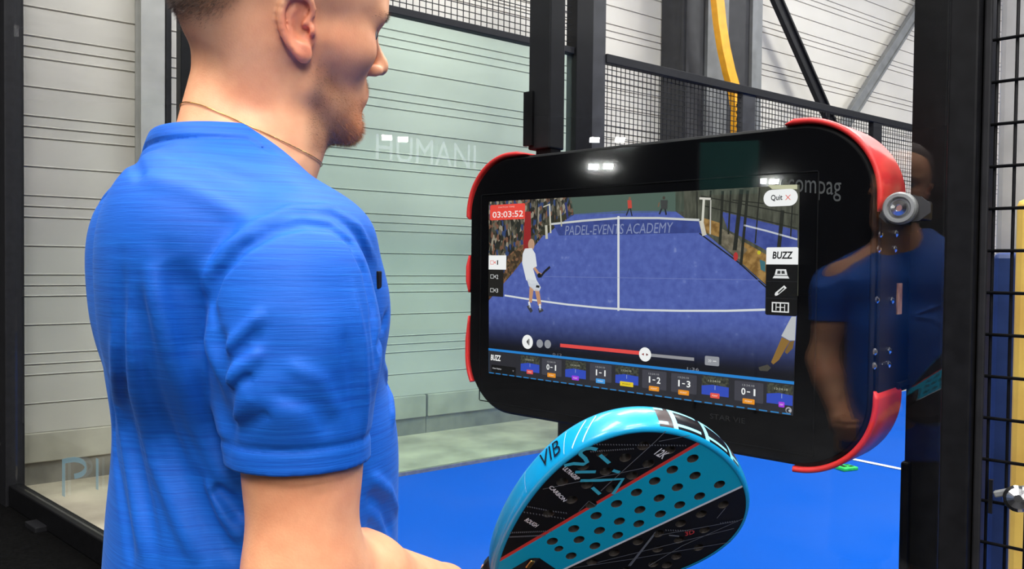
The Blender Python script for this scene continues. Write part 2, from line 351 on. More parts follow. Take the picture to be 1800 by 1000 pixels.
# yellow arc behind the mesh fence
def spx(x, y, o):
    d = ray(x, y); P0 = SP + SN * o; t = ((P0 - CAM) @ SN) / (d @ SN); return CAM + d * t
pts = [spx(x, y, .5) for x, y in [(1258, -60), (1261, 0), (1265, 40), (1272, 85), (1281, 125), (1291, 160), (1296, 195), (1297, 240)]]
pts[-1][2] = 2.3; pts.append(pts[-1] - np.array([0, 0, 1.1])); pts.append(pts[-1] * np.array([1, 1, 0]) + np.array([0, 0, .0]))
d0 = pts[0] - pts[1]; d0 /= np.linalg.norm(d0)
pts = [pts[0] + d0 * 3.0 + np.array([-.5, 0, .0])] + pts
def ribbon(b, pts, w, dep, D1, D2, mi=0):
    vs = []; k = len(pts)
    for i, p in enumerate(pts):
        t = pts[min(i + 1, k - 1)] - pts[max(i - 1, 0)]; t /= np.linalg.norm(t); sd = np.cross(t, D2); sd /= np.linalg.norm(sd)
        for a, c in ((-1, -1), (1, -1), (1, 1), (-1, 1)): vs.append(p + sd * a * w / 2 + D2 * c * dep / 2)
    fs = [(i * 4 + j, i * 4 + (j + 1) % 4, i * 4 + 4 + (j + 1) % 4, i * 4 + 4 + j) for i in range(k - 1) for j in range(4)] + [(3, 2, 1, 0), tuple((k - 1) * 4 + j for j in range(4))]
    return b.add(vs, fs, mi)
b = MB(); ribbon(b, [np.array(p) for p in pts], .125, .07, SD, SN)
ya = b.build('yellow_arc_mast', MT['yellow'], label='yellow curved flat mast behind the mesh fence', cat='mast')
for i in range(4): MB().box(np.array(spx(1297, 185 + i * 12, .46)), (.035, .01, .025), axes=AX).build('bolt', MT['black'], ya)

# ---------------- turf markings ----------------
wl = new_mat('white_line_paint', (.85, .87, .9), .7)
def floorpt(x, y, z=0.):
    d = ray(x, y); t = (z - CZ) / d[2]; return CAM + d * t
A = floorpt(1400, 790); B = floorpt(1700, 852); D = (B - A) / np.linalg.norm(B - A); Pn = np.array([-D[1], D[0], 0])
mesh_obj('court_line', [tuple((p + s * Pn * .025)[:2]) + (.0165,) for p, s in ((A, -1), (B, -1), (B, 1), (A, 1))], [(0, 1, 2, 3)], wl, label='white court line on the blue turf right of the kiosk', cat='court line')
C1 = floorpt(1487, 828)
gb = empty('green_marker', (C1[0], C1[1], .012), .4, label='small green marker lying on the blue turf under the red bumper', cat='marker')
MB().box((0, 0, .012), (.13, .10, .024), bev=.006).build('body', noisy(new_mat('green_plastic', (.03, .55, .10), .5), (.03, .55, .10), .3, 30), gb)
b = MB(); b.box((-.02, .01, .0250), (.03, .05, .002)); b.box((.03, -.015, .0250), (.035, .02, .002)); b.box((.03, .025, .0250), (.03, .012, .002)); b.build('marking', MT['dark'], gb)

# ---------------- glass front of the court (plane G), local frame: x along, y back, z up ----------------
def groot(name, x, y, z=0, **kw):
    p = KO + Ku * x + Kn * y; return empty(name, (p[0], p[1], z), KYAW, **kw)
ZB = .128
e = groot('front_glass_pane', -1.2, -.03, ZB, label='large clear glass pane on the left, carrying pale blue letters', cat='glass pane', group='front glass panes')
MB().box((-1.22, 0, 1.5), (2.60, .012, 3.0)).build('pane', MT['glass'], e)
pl = bpy.data.materials.new('pale_blue_vinyl'); pl.use_nodes = True
_b = pl.node_tree.nodes['Principled BSDF']; _b.inputs['Base Color'].default_value = (.30, .52, .62, 1); _b.inputs['Alpha'].default_value = .62
def gl_local(x, y, ox):
    a, c = kxz(x, y, -.045); return (a - ox, c + KO[2] - ZB)
P1 = gl_local(103, 873, -1.2); P2 = gl_local(150, 806, -1.2); I1 = gl_local(165, 860, -1.2); I2 = gl_local(173, 806, -1.2)
b = MB()
def stroke(b, pts, w, y, mi=0):
    for p, q in zip(pts, pts[1:]):
        p = np.array(p); q = np.array(q); d = q - p; L_ = np.linalg.norm(d); d /= L_; nn = np.array([-d[1], d[0]]) * w / 2
        b.add([(c[0], y, c[1]) for c in (p - nn - d * w * .3, q - nn + d * w * .3, q + nn + d * w * .3, p + nn - d * w * .3)], [(0, 1, 2, 3)], mi)
g = lambda x, y: gl_local(x, y, -1.2)
def ribbon2(b, c, w, y, mi=0):
    """one continuous flat stroke along picture-plane points c"""
    c = [np.array(p) for p in c]; vs = []
    for i, p in enumerate(c):
        t = c[min(i + 1, len(c) - 1)] - c[max(i - 1, 0)]; t /= np.linalg.norm(t); nn = np.array([-t[1], t[0]]) * w / 2
        vs += [(p[0] - nn[0], y, p[1] - nn[1]), (p[0] + nn[0], y, p[1] + nn[1])]
    b.add(vs, [(2 * i, 2 * i + 1, 2 * i + 3, 2 * i + 2) for i in range(len(c) - 1)], mi)
ribbon2(b, [g(109, 873), g(109, 808)], .042, -.008)
ribbon2(b, [g(109, 811), g(118, 809), g(128, 808), g(137, 809.5), g(143, 812.5), g(147, 817), g(148, 822), g(147, 827), g(144, 831), g(140, 834), g(134, 836.5), g(128, 837.5)], .026, -.0085)
b.build('lettering', pl, e)
b = MB(); ribbon2(b, [g(168, 861), g(168, 806)], .030, -.008); b.build('lettering', pl, e)
e = groot('front_glass_pane', 1.094, -.03, ZB, label='clear glass pane in front of the kiosk, ending at the right post', cat='glass pane', group='front glass panes')
MB().box((-1.135, 0, 1.5), (2.27, .012, 3.0)).build('pane', MT['glass'], e)
MB().box((.0005, -.0005, 1.5), (.005, .0135, 3.0)).build('polished_edge', MT['edge'], e)
# bottom rail
e = groot('bottom_rail', 0, -.03, 0, label='black bottom rail under the front glass at lower left', cat='rail')
MB().box((-1.40, 0, ZB / 2 + .003), (4.98, .07, ZB - .008), bev=.006).build('rail_tube', MT['black'], e)
for x in (-3.2, -2.2, -1.2): MB().box((x, -.05, .02), (.16, .08, .03), bev=.004).build('foot_bracket', MT['dark'], e)
# left frame post
e = groot('frame_post', -3.83, -.03, 0, label='dark frame post at the left edge with small bolts', cat='post', group='frame posts of the glass front')
MB().box((-.03, 0, 2.0), (.24, .10, 4.0), bev=.006).build('shaft', MT['dark'], e)
for z in (.35, 1.42, 1.49, 2.6): MB().lathe([(.010, 0), (.012, .006), (.006, .010)], (-.02, -.05, z), (0, -1, 0), 10).build('bolt', MT['steel'], e)
# right front post beside the glass edge
e = groot('frame_post', 1.118, -.02, 0, label='tall black frame post right of the glass edge', cat='post', group='frame posts of the glass front')
MB().box((0, 0, 2.0), (.044, .085, 4.0), bev=.004).build('shaft', MT['black'], e)
MB().box((.03, .01, 2.0), (.012, .06, 4.0), bev=.003).build('side_strip', MT['dark'], e)
e = groot('frame_post', kxz(1628, 500, .2)[0], .20, 0, label='black frame post seen through the glass beyond the kiosk', cat='post', group='frame posts of the glass front')
MB().box((.004, 0, 2.0), (.064, .04, 4.0), bev=.004).build('shaft', MT['black'], e)
MB().box((-.022, -.012, .52), (.016, .05, 1.04), bev=.004).build('lower_plate', MT['black'], e)
# hanging tube above the kiosk
zt = kxz(950, 262, .06)[1] + KO[2]
e = groot('hanging_tube', kxz(954, 200, .07)[0], .085, zt, label='dark square steel tube ending just above the kiosk top', cat='post')
MB().box((0, 0, 1.3), (.072, .062, 2.6), bev=.004).build('tube', MT['dark'], e)
MB().box((.008, 0, -.022), (.05, .04, .044)).build('stub', MT['black'], e)
for z in (.045, .105): MB().lathe([(.009, 0), (.012, .004), (.012, .010), (.006, .014)], (-.036, -.018, z), (-1, -.3, 0), 10).build('bolt', MT['chrome'], e)
MB().box((-.03, -.034, .08), (.03, .012, .14)).build('bolt_plate', MT['black'], e)

# ---------------- mesh gate at the right ----------------
gt = groot('mesh_gate', 1.19, -.03, 0, label='black wire mesh gate at the right edge with a silver latch', cat='gate')
b = MB()
zr = kxz(1745, 72, -.03)[1] + KO[2]
z = zr
while z > .1: z -= .0685
while z < 2.9:
    b.tube([(-.045, -.004, z), (.9, -.004, z)], .0027, 8); z += .0685
x = -.030
while x < .9: b.tube([(x, .002, .1), (x, .002, 2.9)], .0026, 8); x += .0275
b.build('wire_mesh', MT['black'], gt)
lz = kxz(1765, 872, -.03)[1] + KO[2]
b = MB(); b.lathe([(.004, 0), (.016, .002), (.021, .010), (.021, .022), (.016, .028), (.006, .030)], (.014, -.002, lz), (.2, -1, .25), 20)
b.build('latch_knob', MT['chrome'], gt)
b = MB(); b.box((.03, -.012, lz + .022), (.10, .012, .010), axes=((.93, 0, .37), (0, 1, 0), (-.37, 0, .93)), bev=.002); b.lathe([(.010, 0), (.017, .004), (.017, .018), (.008, .022)], (.062, -.006, lz + .030), (0, -1, 0), 16)
b.build('latch_lever', MT['steel'], gt)
MB().box((-.022, -.008, lz - .002), (.006, .008, .055)).build('strike_bar', MT['black'], gt)
def gbox_thing(name, px0, px1, off, z0, z1, dep, m, label, cat, lean=0., part='body', **kw):
    x0 = kxz(px0, 470, off)[0]; x1 = kxz(px1, 470, off)[0]
    e = groot(name, (x0 + x1) / 2, off, 0, label=label, cat=cat, **kw)
    o = MB().box((0, dep / 2, (z0 + z1) / 2), (x1 - x0, dep, z1 - z0), bev=.012).build(part, m, e); return e
zc = kxz(1760, 445, .5)[1] + KO[2]
gbox_thing('board_column', 1748, 1840, .52, 0, 4, .12, MT['wood'], 'pale grey board column behind the mesh gate', 'column', part='shaft')
gbox_thing('blue_pad', 1744, 1790, .44, .0, zc, .07, MT['bpad'], 'blue vinyl pad behind the mesh gate, lower half', 'pad', part='cover')
e = gbox_thing('yellow_pad', 1783, 1900, .36, 0, kxz(1790, 350, .36)[1] + KO[2], .07, MT['gpad'], 'golden yellow vinyl pad behind the mesh gate at the right edge', 'pad', part='cover')
# teal banner standing behind the visitor (it shows in the glass)
def refl(x, y, dist):
    d = ray(x, y); o = -.03; t = ((KO + Kn * o - CAM) @ Kn) / (d @ Kn); P = CAM + t * d; r = d - 2 * (d @ Kn) * Kn; return P + r * dist
a_ = refl(1228, 320, 6.5); c_ = refl(1335, 320, 6.5); t_ = refl(1280, 248, 6.5)
bd = c_ - a_; bl = math.hypot(bd[0], bd[1]); ctr = (a_ + c_) / 2
e = empty('teal_banner', (ctr[0], ctr[1], 0), math.atan2(bd[1], bd[0]), label='teal banner on a stand mirrored faintly in the kiosk glass', cat='banner')
zb0, zb1 = ctr[2] - .12, t_[2]
MB().box((0, 0, (zb0 + zb1) / 2), (bl, .02, zb1 - zb0)).build('cloth', noisy(new_mat('teal_cloth', (.005, .10, .085), .8), (.005, .10, .085), .1, 4), e)
b = MB()
for s in (-1, 1): b.tube([(s * bl * .5, 0, 0), (s * bl * .5, 0, zb1)], .015, 8)
b.build('stand', MT['dark'], e)
# ---------------- touch screen kiosk ----------------
def srgb(*c): return tuple(((v / 255 + .055) / 1.055) ** 2.4 if v > 10 else v / 255 / 12.92 for v in c)
KX, KY = .446, .08
kio = groot('touchscreen_kiosk', KX, KY, 0, label='black padel video kiosk with red corner bumpers and lit touchscreen', cat='kiosk')
def K3(x, y, z): return (x - KX, y - KY, z + KO[2])
X0, X1, Z0, Z1, RR = -.080, .972, -.551, .122, .148
def rrect(o=0., n=14, r=RR):
    """rounded outline, clockwise from the left end of the top edge; [(x, z, nx, nz)]"""
    out = []
    for cx, cz, a0 in ((X1 - r, Z1 - r, 90), (X1 - r, Z0 + r, 0), (X0 + r, Z0 + r, -90), (X0 + r, Z1 - r, -180)):
        for i in range(n + 1):
            a = math.radians(a0 - 90 * i / n); c, s = math.cos(a), math.sin(a)
            out.append((cx + (r + o) * c, cz + (r + o) * s, c, s))
    return out
gl_black = new_mat('glossy_black_glass', (.004, .004, .005), .06, spec=.35)
case_m = noisy(new_mat('black_casing', (.005, .005, .006), .5, spec=.2), (.005, .005, .006), .3, 60, bump=.05)
red_m = noisy(new_mat('red_rubber_bumper', (.80, .035, .035), .42), (.80, .035, .035), .10, 18, bump=.05)
b = MB()
rings = []
for y, o in ((.001, -.010), (.004, -.005), (.012, -.003), (.132, -.003), (.142, -.012), (.142, -.05)):
    rings.append([K3(x, y, z) for x, z, _, _ in rrect(o)])
n = len(rings[0]); vs = [p for r_ in rings for p in r_]
b.add(vs, [(k * n + i, k * n + (i + 1) % n, (k + 1) * n + (i + 1) % n, (k + 1) * n + i) for k in range(len(rings) - 1) for i in range(n)] + [tuple(range(n)), tuple((len(rings) - 1) * n + i for i in range(n))[::-1]])
b.box(K3(.446, .165, -.22), (.86, .06, .50), bev=.01)
b.build('casing', case_m, kio)
b = MB(); b.prism([(x, z) for x, z, _, _ in rrect(-.012)], lambda x, z: K3(x, -.0045, z), lambda x, z: K3(x, .0015, z))
b.build('front_panel', gl_black, kio)
# thin raised frame round the display
fx0, fz0 = -.030, -.520; fx1, fz1 = .862, .024
b = MB()
for (xa, xb, za, zb) in ((fx0, fx1, fz1, fz1 + .0025), (fx0, fx1, fz0 - .0025, fz0), (fx0 - .0025, fx0, fz0, fz1), (fx1, fx1 + .0025, fz0, fz1)):
    b.box(K3((xa + xb) / 2, -.0052, (za + zb) / 2), (xb - xa, .0014, zb - za))
b.build('display_bezel', MT['black'], kio)
def bumper(pts, name='corner_bumper', y0=-.007, y1=.137, th=.0115):
    """pts: (x, z, nx, nz) along the outline; a rounded strip wrapped over the casing edge"""
    m = len(pts); sec = []
    for k in range(9):      # rounded front lip
        a = math.pi * k / 8; sec.append((th * .5 - th * .5 * math.cos(a), y0 + th * .55 * (1 - math.sin(a))))
    sec += [(th, y1 - .004), (th * .7, y1), (0, y1)]
    vs = []
    for i, (x, z, nx, nz) in enumerate(pts):
        e_ = min(i, m - 1 - i) / 3.0; f_ = min(1, .35 + .65 * e_)
        for o, y in sec: vs.append(K3(x + nx * (o * f_ - .003), y if e_ >= 1 else y + (1 - e_) * .004, z + nz * (o * f_ - .003)))
    s = len(sec)
    fs = [(i * s + j, (i + 1) * s + j, (i + 1) * s + (j + 1) % s, i * s + (j + 1) % s) for i in range(m - 1) for j in range(s)] + [tuple(range(s)), tuple((m - 1) * s + j for j in range(s))[::-1]]
    return MB().add(vs, fs, 0, True).build(name, red_m, kio)
def arc(cx, cz, a0, a1, ext0=0, ext1=0, n=26, r=RR):
    """corner arc with straight run-outs before and after"""
    out = []
    c, s = math.cos(math.radians(a0)), math.sin(math.radians(a0)); sg = 1 if a1 > a0 else -1
    tx, tz = -s * sg, c * sg
    for k in range(5, 0, -1): out.append((cx + r * c - tx * ext0 * k / 5, cz + r * s - tz * ext0 * k / 5, c, s))
    for i in range(n + 1):
        a = math.radians(a0 + (a1 - a0) * i / n); out.append((cx + r * math.cos(a), cz + r * math.sin(a), math.cos(a), math.sin(a)))
    c, s = math.cos(math.radians(a1)), math.sin(math.radians(a1)); tx, tz = -s * sg, c * sg
    for k in range(1, 6): out.append((cx + r * c + tx * ext1 * k / 5, cz + r * s + tz * ext1 * k / 5, c, s))
    return out
bumper(arc(X0 + RR, Z1 - RR, 90, 180, .055, .012))
bumper(arc(X1 - RR, Z1 - RR, 90, 0, .030, .030))
bumper(arc(X1 - RR, Z0 + RR, -90, 0, .002, .018))
bumper(arc(X0 + RR, Z0 + RR, -152, -180, .003, .105))
bumper([(X0, -.135 - .1 * k / 10, -1, 0) for k in range(11)], 'side_bumper')
# side plate with screws and a small orange window
b = MB(); b.box(K3(X1 + .0005, .110, -.228), (.006, .208, .345), bev=.002)
b.box(K3(X1 + .004, .155, -.385), (.012, .085, .010), bev=.002)
sp = b.build('side_plate', case_m, kio)
def side(px, py):
    d = ray(px, py); P0 = KO + Ku * (X1 + .004); t = ((P0 - CAM) @ Ku) / (d @ Ku); P = CAM + t * d
    return (P - KO) @ Kn, P[2] - KO[2]
for px, py in [(1546, 412), (1574, 411), (1543, 438), (1572, 438), (1540, 527), (1567, 528), (1536, 618), (1562, 616), (1535, 643), (1561, 640)]:
    y, z = side(px, py); MB().lathe([(.0036, 0), (.0068, .001), (.0068, .0035), (.003, .006)], K3(X1 + .0035, y, z), (1, 0, 0), 10).build('screw', MT['chrome'], sp)
y, z = side(1580, 525)
MB().box(K3(X1 + .0045, y, z), (.003, .028, .060)).build('orange_window', noisy(new_mat('orange_label', (.95, .36, .18), .4), (.95, .36, .18), .45, 38), sp)
# pedestal under the kiosk
b = MB(); b.box(K3(.29, .085, -.75 - .1), (.20, .075, .62), bev=.01); b.box(K3(.29, .085, -KO[2] + .25), (.17, .065, .50), bev=.01)
b.box(K3(.30, .09, -KO[2] + .022), (.42, .30, .02), bev=.006)
b.build('pedestal', noisy(new_mat('navy_pedestal', (.012, .016, .03), .45), (.012, .016, .03), .2, 20), kio)

# ---- screen content, drawn flat on the display ----
EM = {}
def ec(*c, s=1.0):
    k = (c, s)
    if k not in EM: EM[k] = emit_mat('screen_%d_%d_%d' % c, srgb(*c), s)
    return EM[k]
class Draw:
    def __init__(s): s.b = MB(); s.mats = []; s.y = -.0060
    def mi(s, m):
        if m not in s.mats: s.mats.append(m)
        return s.mats.index(m)
    def up(s): s.y -= .00012; return s
    def loc(s, pts, m):
        pts = list(pts); s.b.add([K3(x, s.y, z) for x, z in pts], [tuple(range(len(pts)))], s.mi(m)); return s
    def poly(s, px, m): return s.loc([kxz(*p) for p in px], m)
    def line(s, px, w, m):
        pts = [np.array(kxz(*p)) for p in px]; o = len(s.b.v); vs = []
        for i, p in enumerate(pts):
            t = pts[min(i + 1, len(pts) - 1)] - pts[max(i - 1, 0)]; t /= np.linalg.norm(t); nn = np.array([-t[1], t[0]]) * w / 2
            vs += [p - nn, p + nn]
        s.b.add([K3(x, s.y, z) for x, z in vs], [(2*i, 2*i+1, 2*i+3, 2*i+2) for i in range(len(pts) - 1)], s.mi(m)); return s
    def disc(s, c, r, m, rz=None, n=28):
        x, z = kxz(*c); rz = rz or r; return s.loc([(x + r * math.cos(2*math.pi*i/n), z + rz * math.sin(2*math.pi*i/n)) for i in range(n)], m)
    def rbox(s, x0, x1, z0, z1, m, r=.003):
        r = min(r, abs(x1-x0)/2, abs(z1-z0)/2); pts = []
        for cx, cz, a0 in ((x1-r, z1-r, 90), (x1-r, z0+r, 0), (x0+r, z0+r, -90), (x0+r, z1-r, -180)):
            for i in range(6):
                a = math.radians(a0 - 90*i/5); pts.append((cx + r*math.cos(a), cz + r*math.sin(a)))
        return s.loc(pts, m)
    def text(s, t, x0, x1, z0, z1, m, bold=0., shear=0.):
        a, f = text_fit(t, shear, bold); s.b.add([K3(x0 + x*(x1-x0), s.y, z0 + y*(z1-z0)) for x, y in a], f, s.mi(m)); return s
    def build(s, name, parent): 
        return mesh_obj(name, s.b.v, s.b.f, s.mats, parent, fmat=s.b.m)
def noise_emit(name, cols, scale, kind='noise', s=1.0, grad=None, stretch=(1, 1, 1)):
    m = emit_mat(name, (1, 1, 1), s); b_ = m.node_tree.nodes['Principled BSDF']
    tc = N(m, 'ShaderNodeTexCoord'); mp = N(m, 'ShaderNodeMapping'); mp.inputs['Scale'].default_value = stretch; L(m, tc.outputs['Object'], mp.inputs[0])
    if kind == 'voronoi':
        t = N(m, 'ShaderNodeTexVoronoi', Scale=scale); o = N(m, 'ShaderNodeSeparateColor'); L(m, t.outputs['Color'], o.inputs[0]); src = o.outputs[0]
    else:
        t = N(m, 'ShaderNodeTexNoise', Scale=scale, Detail=6); src = t.outputs['Fac']
    L(m, mp.outputs[0], t.inputs['Vector'])
    cr = N(m, 'ShaderNodeValToRGB'); cr.color_ramp.interpolation = 'CONSTANT' if kind == 'voronoi' else 'LINEAR'
    el = cr.color_ramp.elements
    for i, (p, c) in enumerate(cols):
        q = el[i] if i < 2 else el.new(p)
        q.position = p; q.color = (*srgb(*c), 1)
    L(m, src, cr.inputs[0]); out = cr.outputs[0]
    if grad:
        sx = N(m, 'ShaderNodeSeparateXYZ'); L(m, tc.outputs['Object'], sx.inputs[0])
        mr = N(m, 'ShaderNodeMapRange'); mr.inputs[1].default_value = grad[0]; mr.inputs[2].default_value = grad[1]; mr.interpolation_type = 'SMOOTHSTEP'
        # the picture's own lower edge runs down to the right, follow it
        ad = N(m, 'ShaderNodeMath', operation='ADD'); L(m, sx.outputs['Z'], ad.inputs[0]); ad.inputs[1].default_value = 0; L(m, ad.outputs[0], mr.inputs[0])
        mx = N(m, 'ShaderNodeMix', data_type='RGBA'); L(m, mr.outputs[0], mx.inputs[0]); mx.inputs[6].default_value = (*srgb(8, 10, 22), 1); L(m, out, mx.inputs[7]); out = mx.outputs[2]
    L(m, out, b_.inputs['Emission Color']); return m
zb_ = KO[2]
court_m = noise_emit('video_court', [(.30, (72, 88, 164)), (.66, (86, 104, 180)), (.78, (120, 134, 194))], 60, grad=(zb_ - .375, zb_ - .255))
crowd_m = noise_emit('video_crowd', [(0., (38, 40, 34)), (.22, (70, 68, 56)), (.4, (104, 98, 84)), (.55, (46, 66, 110)), (.66, (120, 84, 66)), (.78, (150, 142, 126)), (.9, (34, 30, 28))], 95, 'voronoi', stretch=(1.6, 1, .8))
stand_m = noise_emit('video_stands', [(.35, (58, 60, 50)), (.65, (86, 88, 76))], 60, stretch=(2, 1, .5))
tan_m = noise_emit('video_timber', [(.4, (120, 88, 42)), (.62, (166, 130, 74))], 70)
grey_floor_m = noise_emit('video_concrete', [(.4, (96, 90, 74)), (.62, (128, 120, 102))], 70)
brick_m = noise_emit('video_brick', [(0., (96, 76, 50)), (.3, (60, 48, 34)), (.55, (128, 92, 66)), (.8, (84, 60, 44))], 150, 'voronoi')
D = Draw()
D.poly([(862, 355), (1408, 325), (1397, 730), (862, 655)], ec(8, 9, 14)); D.up()
D.poly([(862, 355), (1006, 347), (1012, 378), (960, 411), (862, 526)], crowd_m)
D.poly([(1002, 347.5), (1205, 336.4), (1205, 372), (1012, 378)], ec(78, 98, 88))
D.poly([(1190, 337.2), (1408, 325), (1405, 520), (1350, 502), (1240, 408), (1190, 372)], stand_m)
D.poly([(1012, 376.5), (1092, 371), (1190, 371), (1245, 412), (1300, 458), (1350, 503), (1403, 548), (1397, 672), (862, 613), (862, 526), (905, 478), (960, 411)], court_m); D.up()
D.poly([(862, 528), (905, 479), (945, 428), (920, 430), (895, 450), (889, 480), (862, 500)], brick_m)
D.poly([(926, 372), (936, 372), (936, 438), (922, 440)], ec(150, 34, 36))
D.poly([(1270, 372), (1404, 405), (1404, 470), (1320, 424), (1282, 404)], noise_emit('video_far_court', [(.4, (52, 66, 138)), (.6, (70, 84, 156))], 40)); 
D.poly([(1238, 383), (1268, 392), (1270, 418), (1240, 408)], tan_m)
D.poly([(1268, 400), (1300, 418), (1316, 440), (1302, 456), (1268, 428)], grey_floor_m)
D.poly([(1308, 424), (1350, 448), (1350, 501), (1306, 462)], tan_m)
D.up()
D.line([(1310, 396), (1350, 406), (1404, 421)], .0035, ec(196, 200, 210))
for xs_ in [(1228, 1228, 337, 400, .003), (1252, 1249, 335, 385, .004), (1273, 1268, 336, 430, .006), (1287, 1283, 335, 412, .004), (1306, 1294, 333, 440, .009), (1317, 1305, 335, 466, .006), (1338, 1330, 330, 428, .003), (1378, 1371, 370, 440, .008), (1396, 1392, 345, 418, .003), (948, 946, 352, 400, .004), (980, 980, 350, 390, .004), (902, 903, 360, 440, .003)]:
    x0, x1, y0, y1, w_ = xs_; D.line([(x0, y0), (x1, y1)], w_, ec(34, 36, 30))
for p_ in ([(1235, 345), (1405, 378)], [(1240, 362), (1404, 402)], [(1290, 352), (1345, 358)]): D.line(p_, .0022, ec(36, 38, 32))
D.line([(1232, 410), (1303, 463), (1350, 506)], .003, ec(28, 30, 34))
D.poly([(948, 411), (1000, 372), (1010, 374), (962, 414)], ec(52, 50, 34))
D.up()
# net
D.poly([(975, 393), (1090, 386), (1232, 387), (1240, 409), (1090, 413), (985, 414)], noise_emit('video_net', [(.4, (52, 66, 132)), (.62, (60, 76, 146))], 60)); D.up()
D.line([(972, 394), (1030, 388), (1090, 383.5), (1160, 383.5), (1232, 387)], .0048, ec(206, 208, 206))
D.line([(1240, 349), (1237, 402)], .0055, ec(214, 212, 200)); D.line([(1232, 349), (1252, 350)], .0045, ec(220, 216, 206)); D.line([(1252, 352), (1251, 412)], .003, ec(190, 188, 180)); D.line([(1235, 388), (1241, 414)], .010, ec(206, 200, 186))
D.line([(969, 360), (971, 410)], .0045, ec(206, 202, 186)); D.line([(958, 364), (970, 359)], .003, ec(200, 196, 180)); D.line([(963, 396), (964, 420)], .0075, ec(196, 192, 176)); D.line([(988, 370), (990, 398)], .004, ec(180, 176, 150))
D.line([(997, 356), (1001, 384)], .006, ec(44, 52, 110))
x0, z0 = kxz(996, 412); x1, z1 = kxz(1186, 408)
D.text('PADEL-EVENTS ACADEMY', x0, x1, (z0 + z1) / 2 - .002, (z0 + z1) / 2 + .021, ec(132, 142, 182), bold=0, shear=.15)
D.up()
D.line([(1090, 380), (1090, 546)], .0058, ec(222, 224, 228))
D.line([(960, 486), (1150, 489), (1338, 492)], .0012, ec(110, 124, 186))
D.line([(890, 519), (940, 527), (1000, 535), (1060, 541), (1120, 544.5), (1200, 546), (1280, 546), (1350, 544)], .0045, ec(218, 222, 226))
D.up()
# players in the video
sk, wh = ec(196, 146, 112), ec(226, 228, 232)
D.disc((937, 430), .0105, ec(190, 150, 122), .0145); D.up()
D.poly([(926, 437), (938, 436), (944, 446), (947, 468), (940, 472), (948, 497), (937, 499), (928, 492), (921, 462), (922, 446)], wh)
D.poly([(929, 490), (947, 493), (954, 505), (951, 512), (942, 511), (933, 503)], ec(206, 210, 220))
D.poly([(934, 503), (941, 508), (938, 532), (933, 531)], sk); D.poly([(943, 508), (951, 510), (955, 536), (949, 537)], sk)
D.line([(942, 470), (949, 480), (956, 484)], .0075, sk); D.up()
D.line([(933, 530), (935, 541)], .006, wh); D.line([(952, 534), (953, 545)], .006, wh)
D.poly([(929, 538), (934, 536), (940, 546), (936, 550)], ec(60, 60, 70)); D.poly([(949, 542), (956, 542), (959, 546), (951, 550)], ec(60, 60, 70))
D.line([(953, 487), (960, 478), (970, 469)], .006, ec(28, 28, 34)); D.disc((951, 484), .006, ec(20, 20, 24)); D.poly([(946, 501), (952, 502), (951, 506), (945, 505)], ec(30, 30, 34))
D.disc((1110, 349), .0032, ec(130, 96, 76)); D.poly([(1106, 352), (1113, 352), (1114, 366), (1107, 367)], ec(196, 70, 58)); D.line([(1109, 366), (1104, 379)], .003, ec(30, 30, 36)); D.line([(1111, 366), (1114, 380)], .003, ec(30, 30, 36))
D.disc((1170, 348), .0035, ec(70, 60, 54)); D.poly([(1164, 352), (1177, 352), (1176, 368), (1165, 368)], ec(60, 62, 62)); D.line([(1166, 367), (1162, 377)], .004, ec(34, 34, 44)); D.line([(1172, 367), (1174, 378)], .004, ec(34, 34, 44)); D.line([(1162, 356), (1160, 364)], .003, ec(120, 90, 70))
D.poly([(1394, 556), (1402, 556), (1400, 598), (1390, 598), (1376, 590)], ec(190, 192, 196)); D.poly([(1377, 592), (1391, 599), (1372, 632), (1362, 640), (1358, 636)], ec(140, 106, 50)); D.poly([(1391, 600), (1399, 598), (1396, 612), (1386, 622), (1382, 618)], ec(120, 92, 46))
D.poly([(1336, 645), (1352, 640), (1358, 646), (1352, 652), (1338, 651)], ec(70, 68, 60))
D.disc((1337, 444), .004, ec(200, 190, 40)); D.disc((1296, 451), .005, ec(180, 50, 50), .009); D.poly([(1338, 456), (1348, 460), (1348, 478), (1340, 474)], ec(60, 110, 120))
D.poly([(1352, 326), (1404, 325), (1404, 333), (1360, 333)], ec(200, 200, 168))
scr = D.build('screen', kio)
# overlays
ytop = D.y
def O():
    d = Draw(); d.y = ytop - .0002; return d
def box4(d, x0, y0, x1, y1, m, r=.003):
    a = kxz(x0, y0); c = kxz(x1, y1); d.rbox(a[0], c[0], c[1], a[1], m, r); return a[0], c[0], c[1], a[1]
d = O(); a, c, zl, zh = box4(d, 865, 361, 926, 385, ec(240, 74, 62), .004); d.up()
d.text('03:03:52', a + .009, c - .006, zl + .006, zl + .022, ec(252, 236, 232), .012); d.text('MATCH TIME', a + .03, c - .035, zh - .009, zh - .005, ec(250, 190, 180)); d.build('timer_badge', scr)
d = O(); x0, z0 = kxz(1345, 349); x1, z1 = kxz(1405, 347); zc_ = (z0 + z1) / 2
d.rbox(x0, x1, zc_ - .0165, zc_ + .0165, ec(250, 250, 250), .016); d.up(); w_ = x1 - x0
d.text('Quit', x0 + w_ * .22, x0 + w_ * .56, zc_ - .0065, zc_ + .0065, ec(30, 30, 34), .02)
for s_ in (-1, 1): d.loc([(x0 + w_ * .72 + .005 * -1 - .0007, zc_ - .005 * s_), (x0 + w_ * .72 - .005 + .0012, zc_ - .005 * s_), (x0 + w_ * .72 + .005 + .0007, zc_ + .005 * s_), (x0 + w_ * .72 + .005 - .0012, zc_ + .005 * s_)], ec(236, 90, 70))
d.build('quit_button', scr)
d = O(); a, c, zl, zh = box4(d, 1350, 435, 1405.5, 465, ec(250, 250, 250), .003); d.up(); w_ = c - a
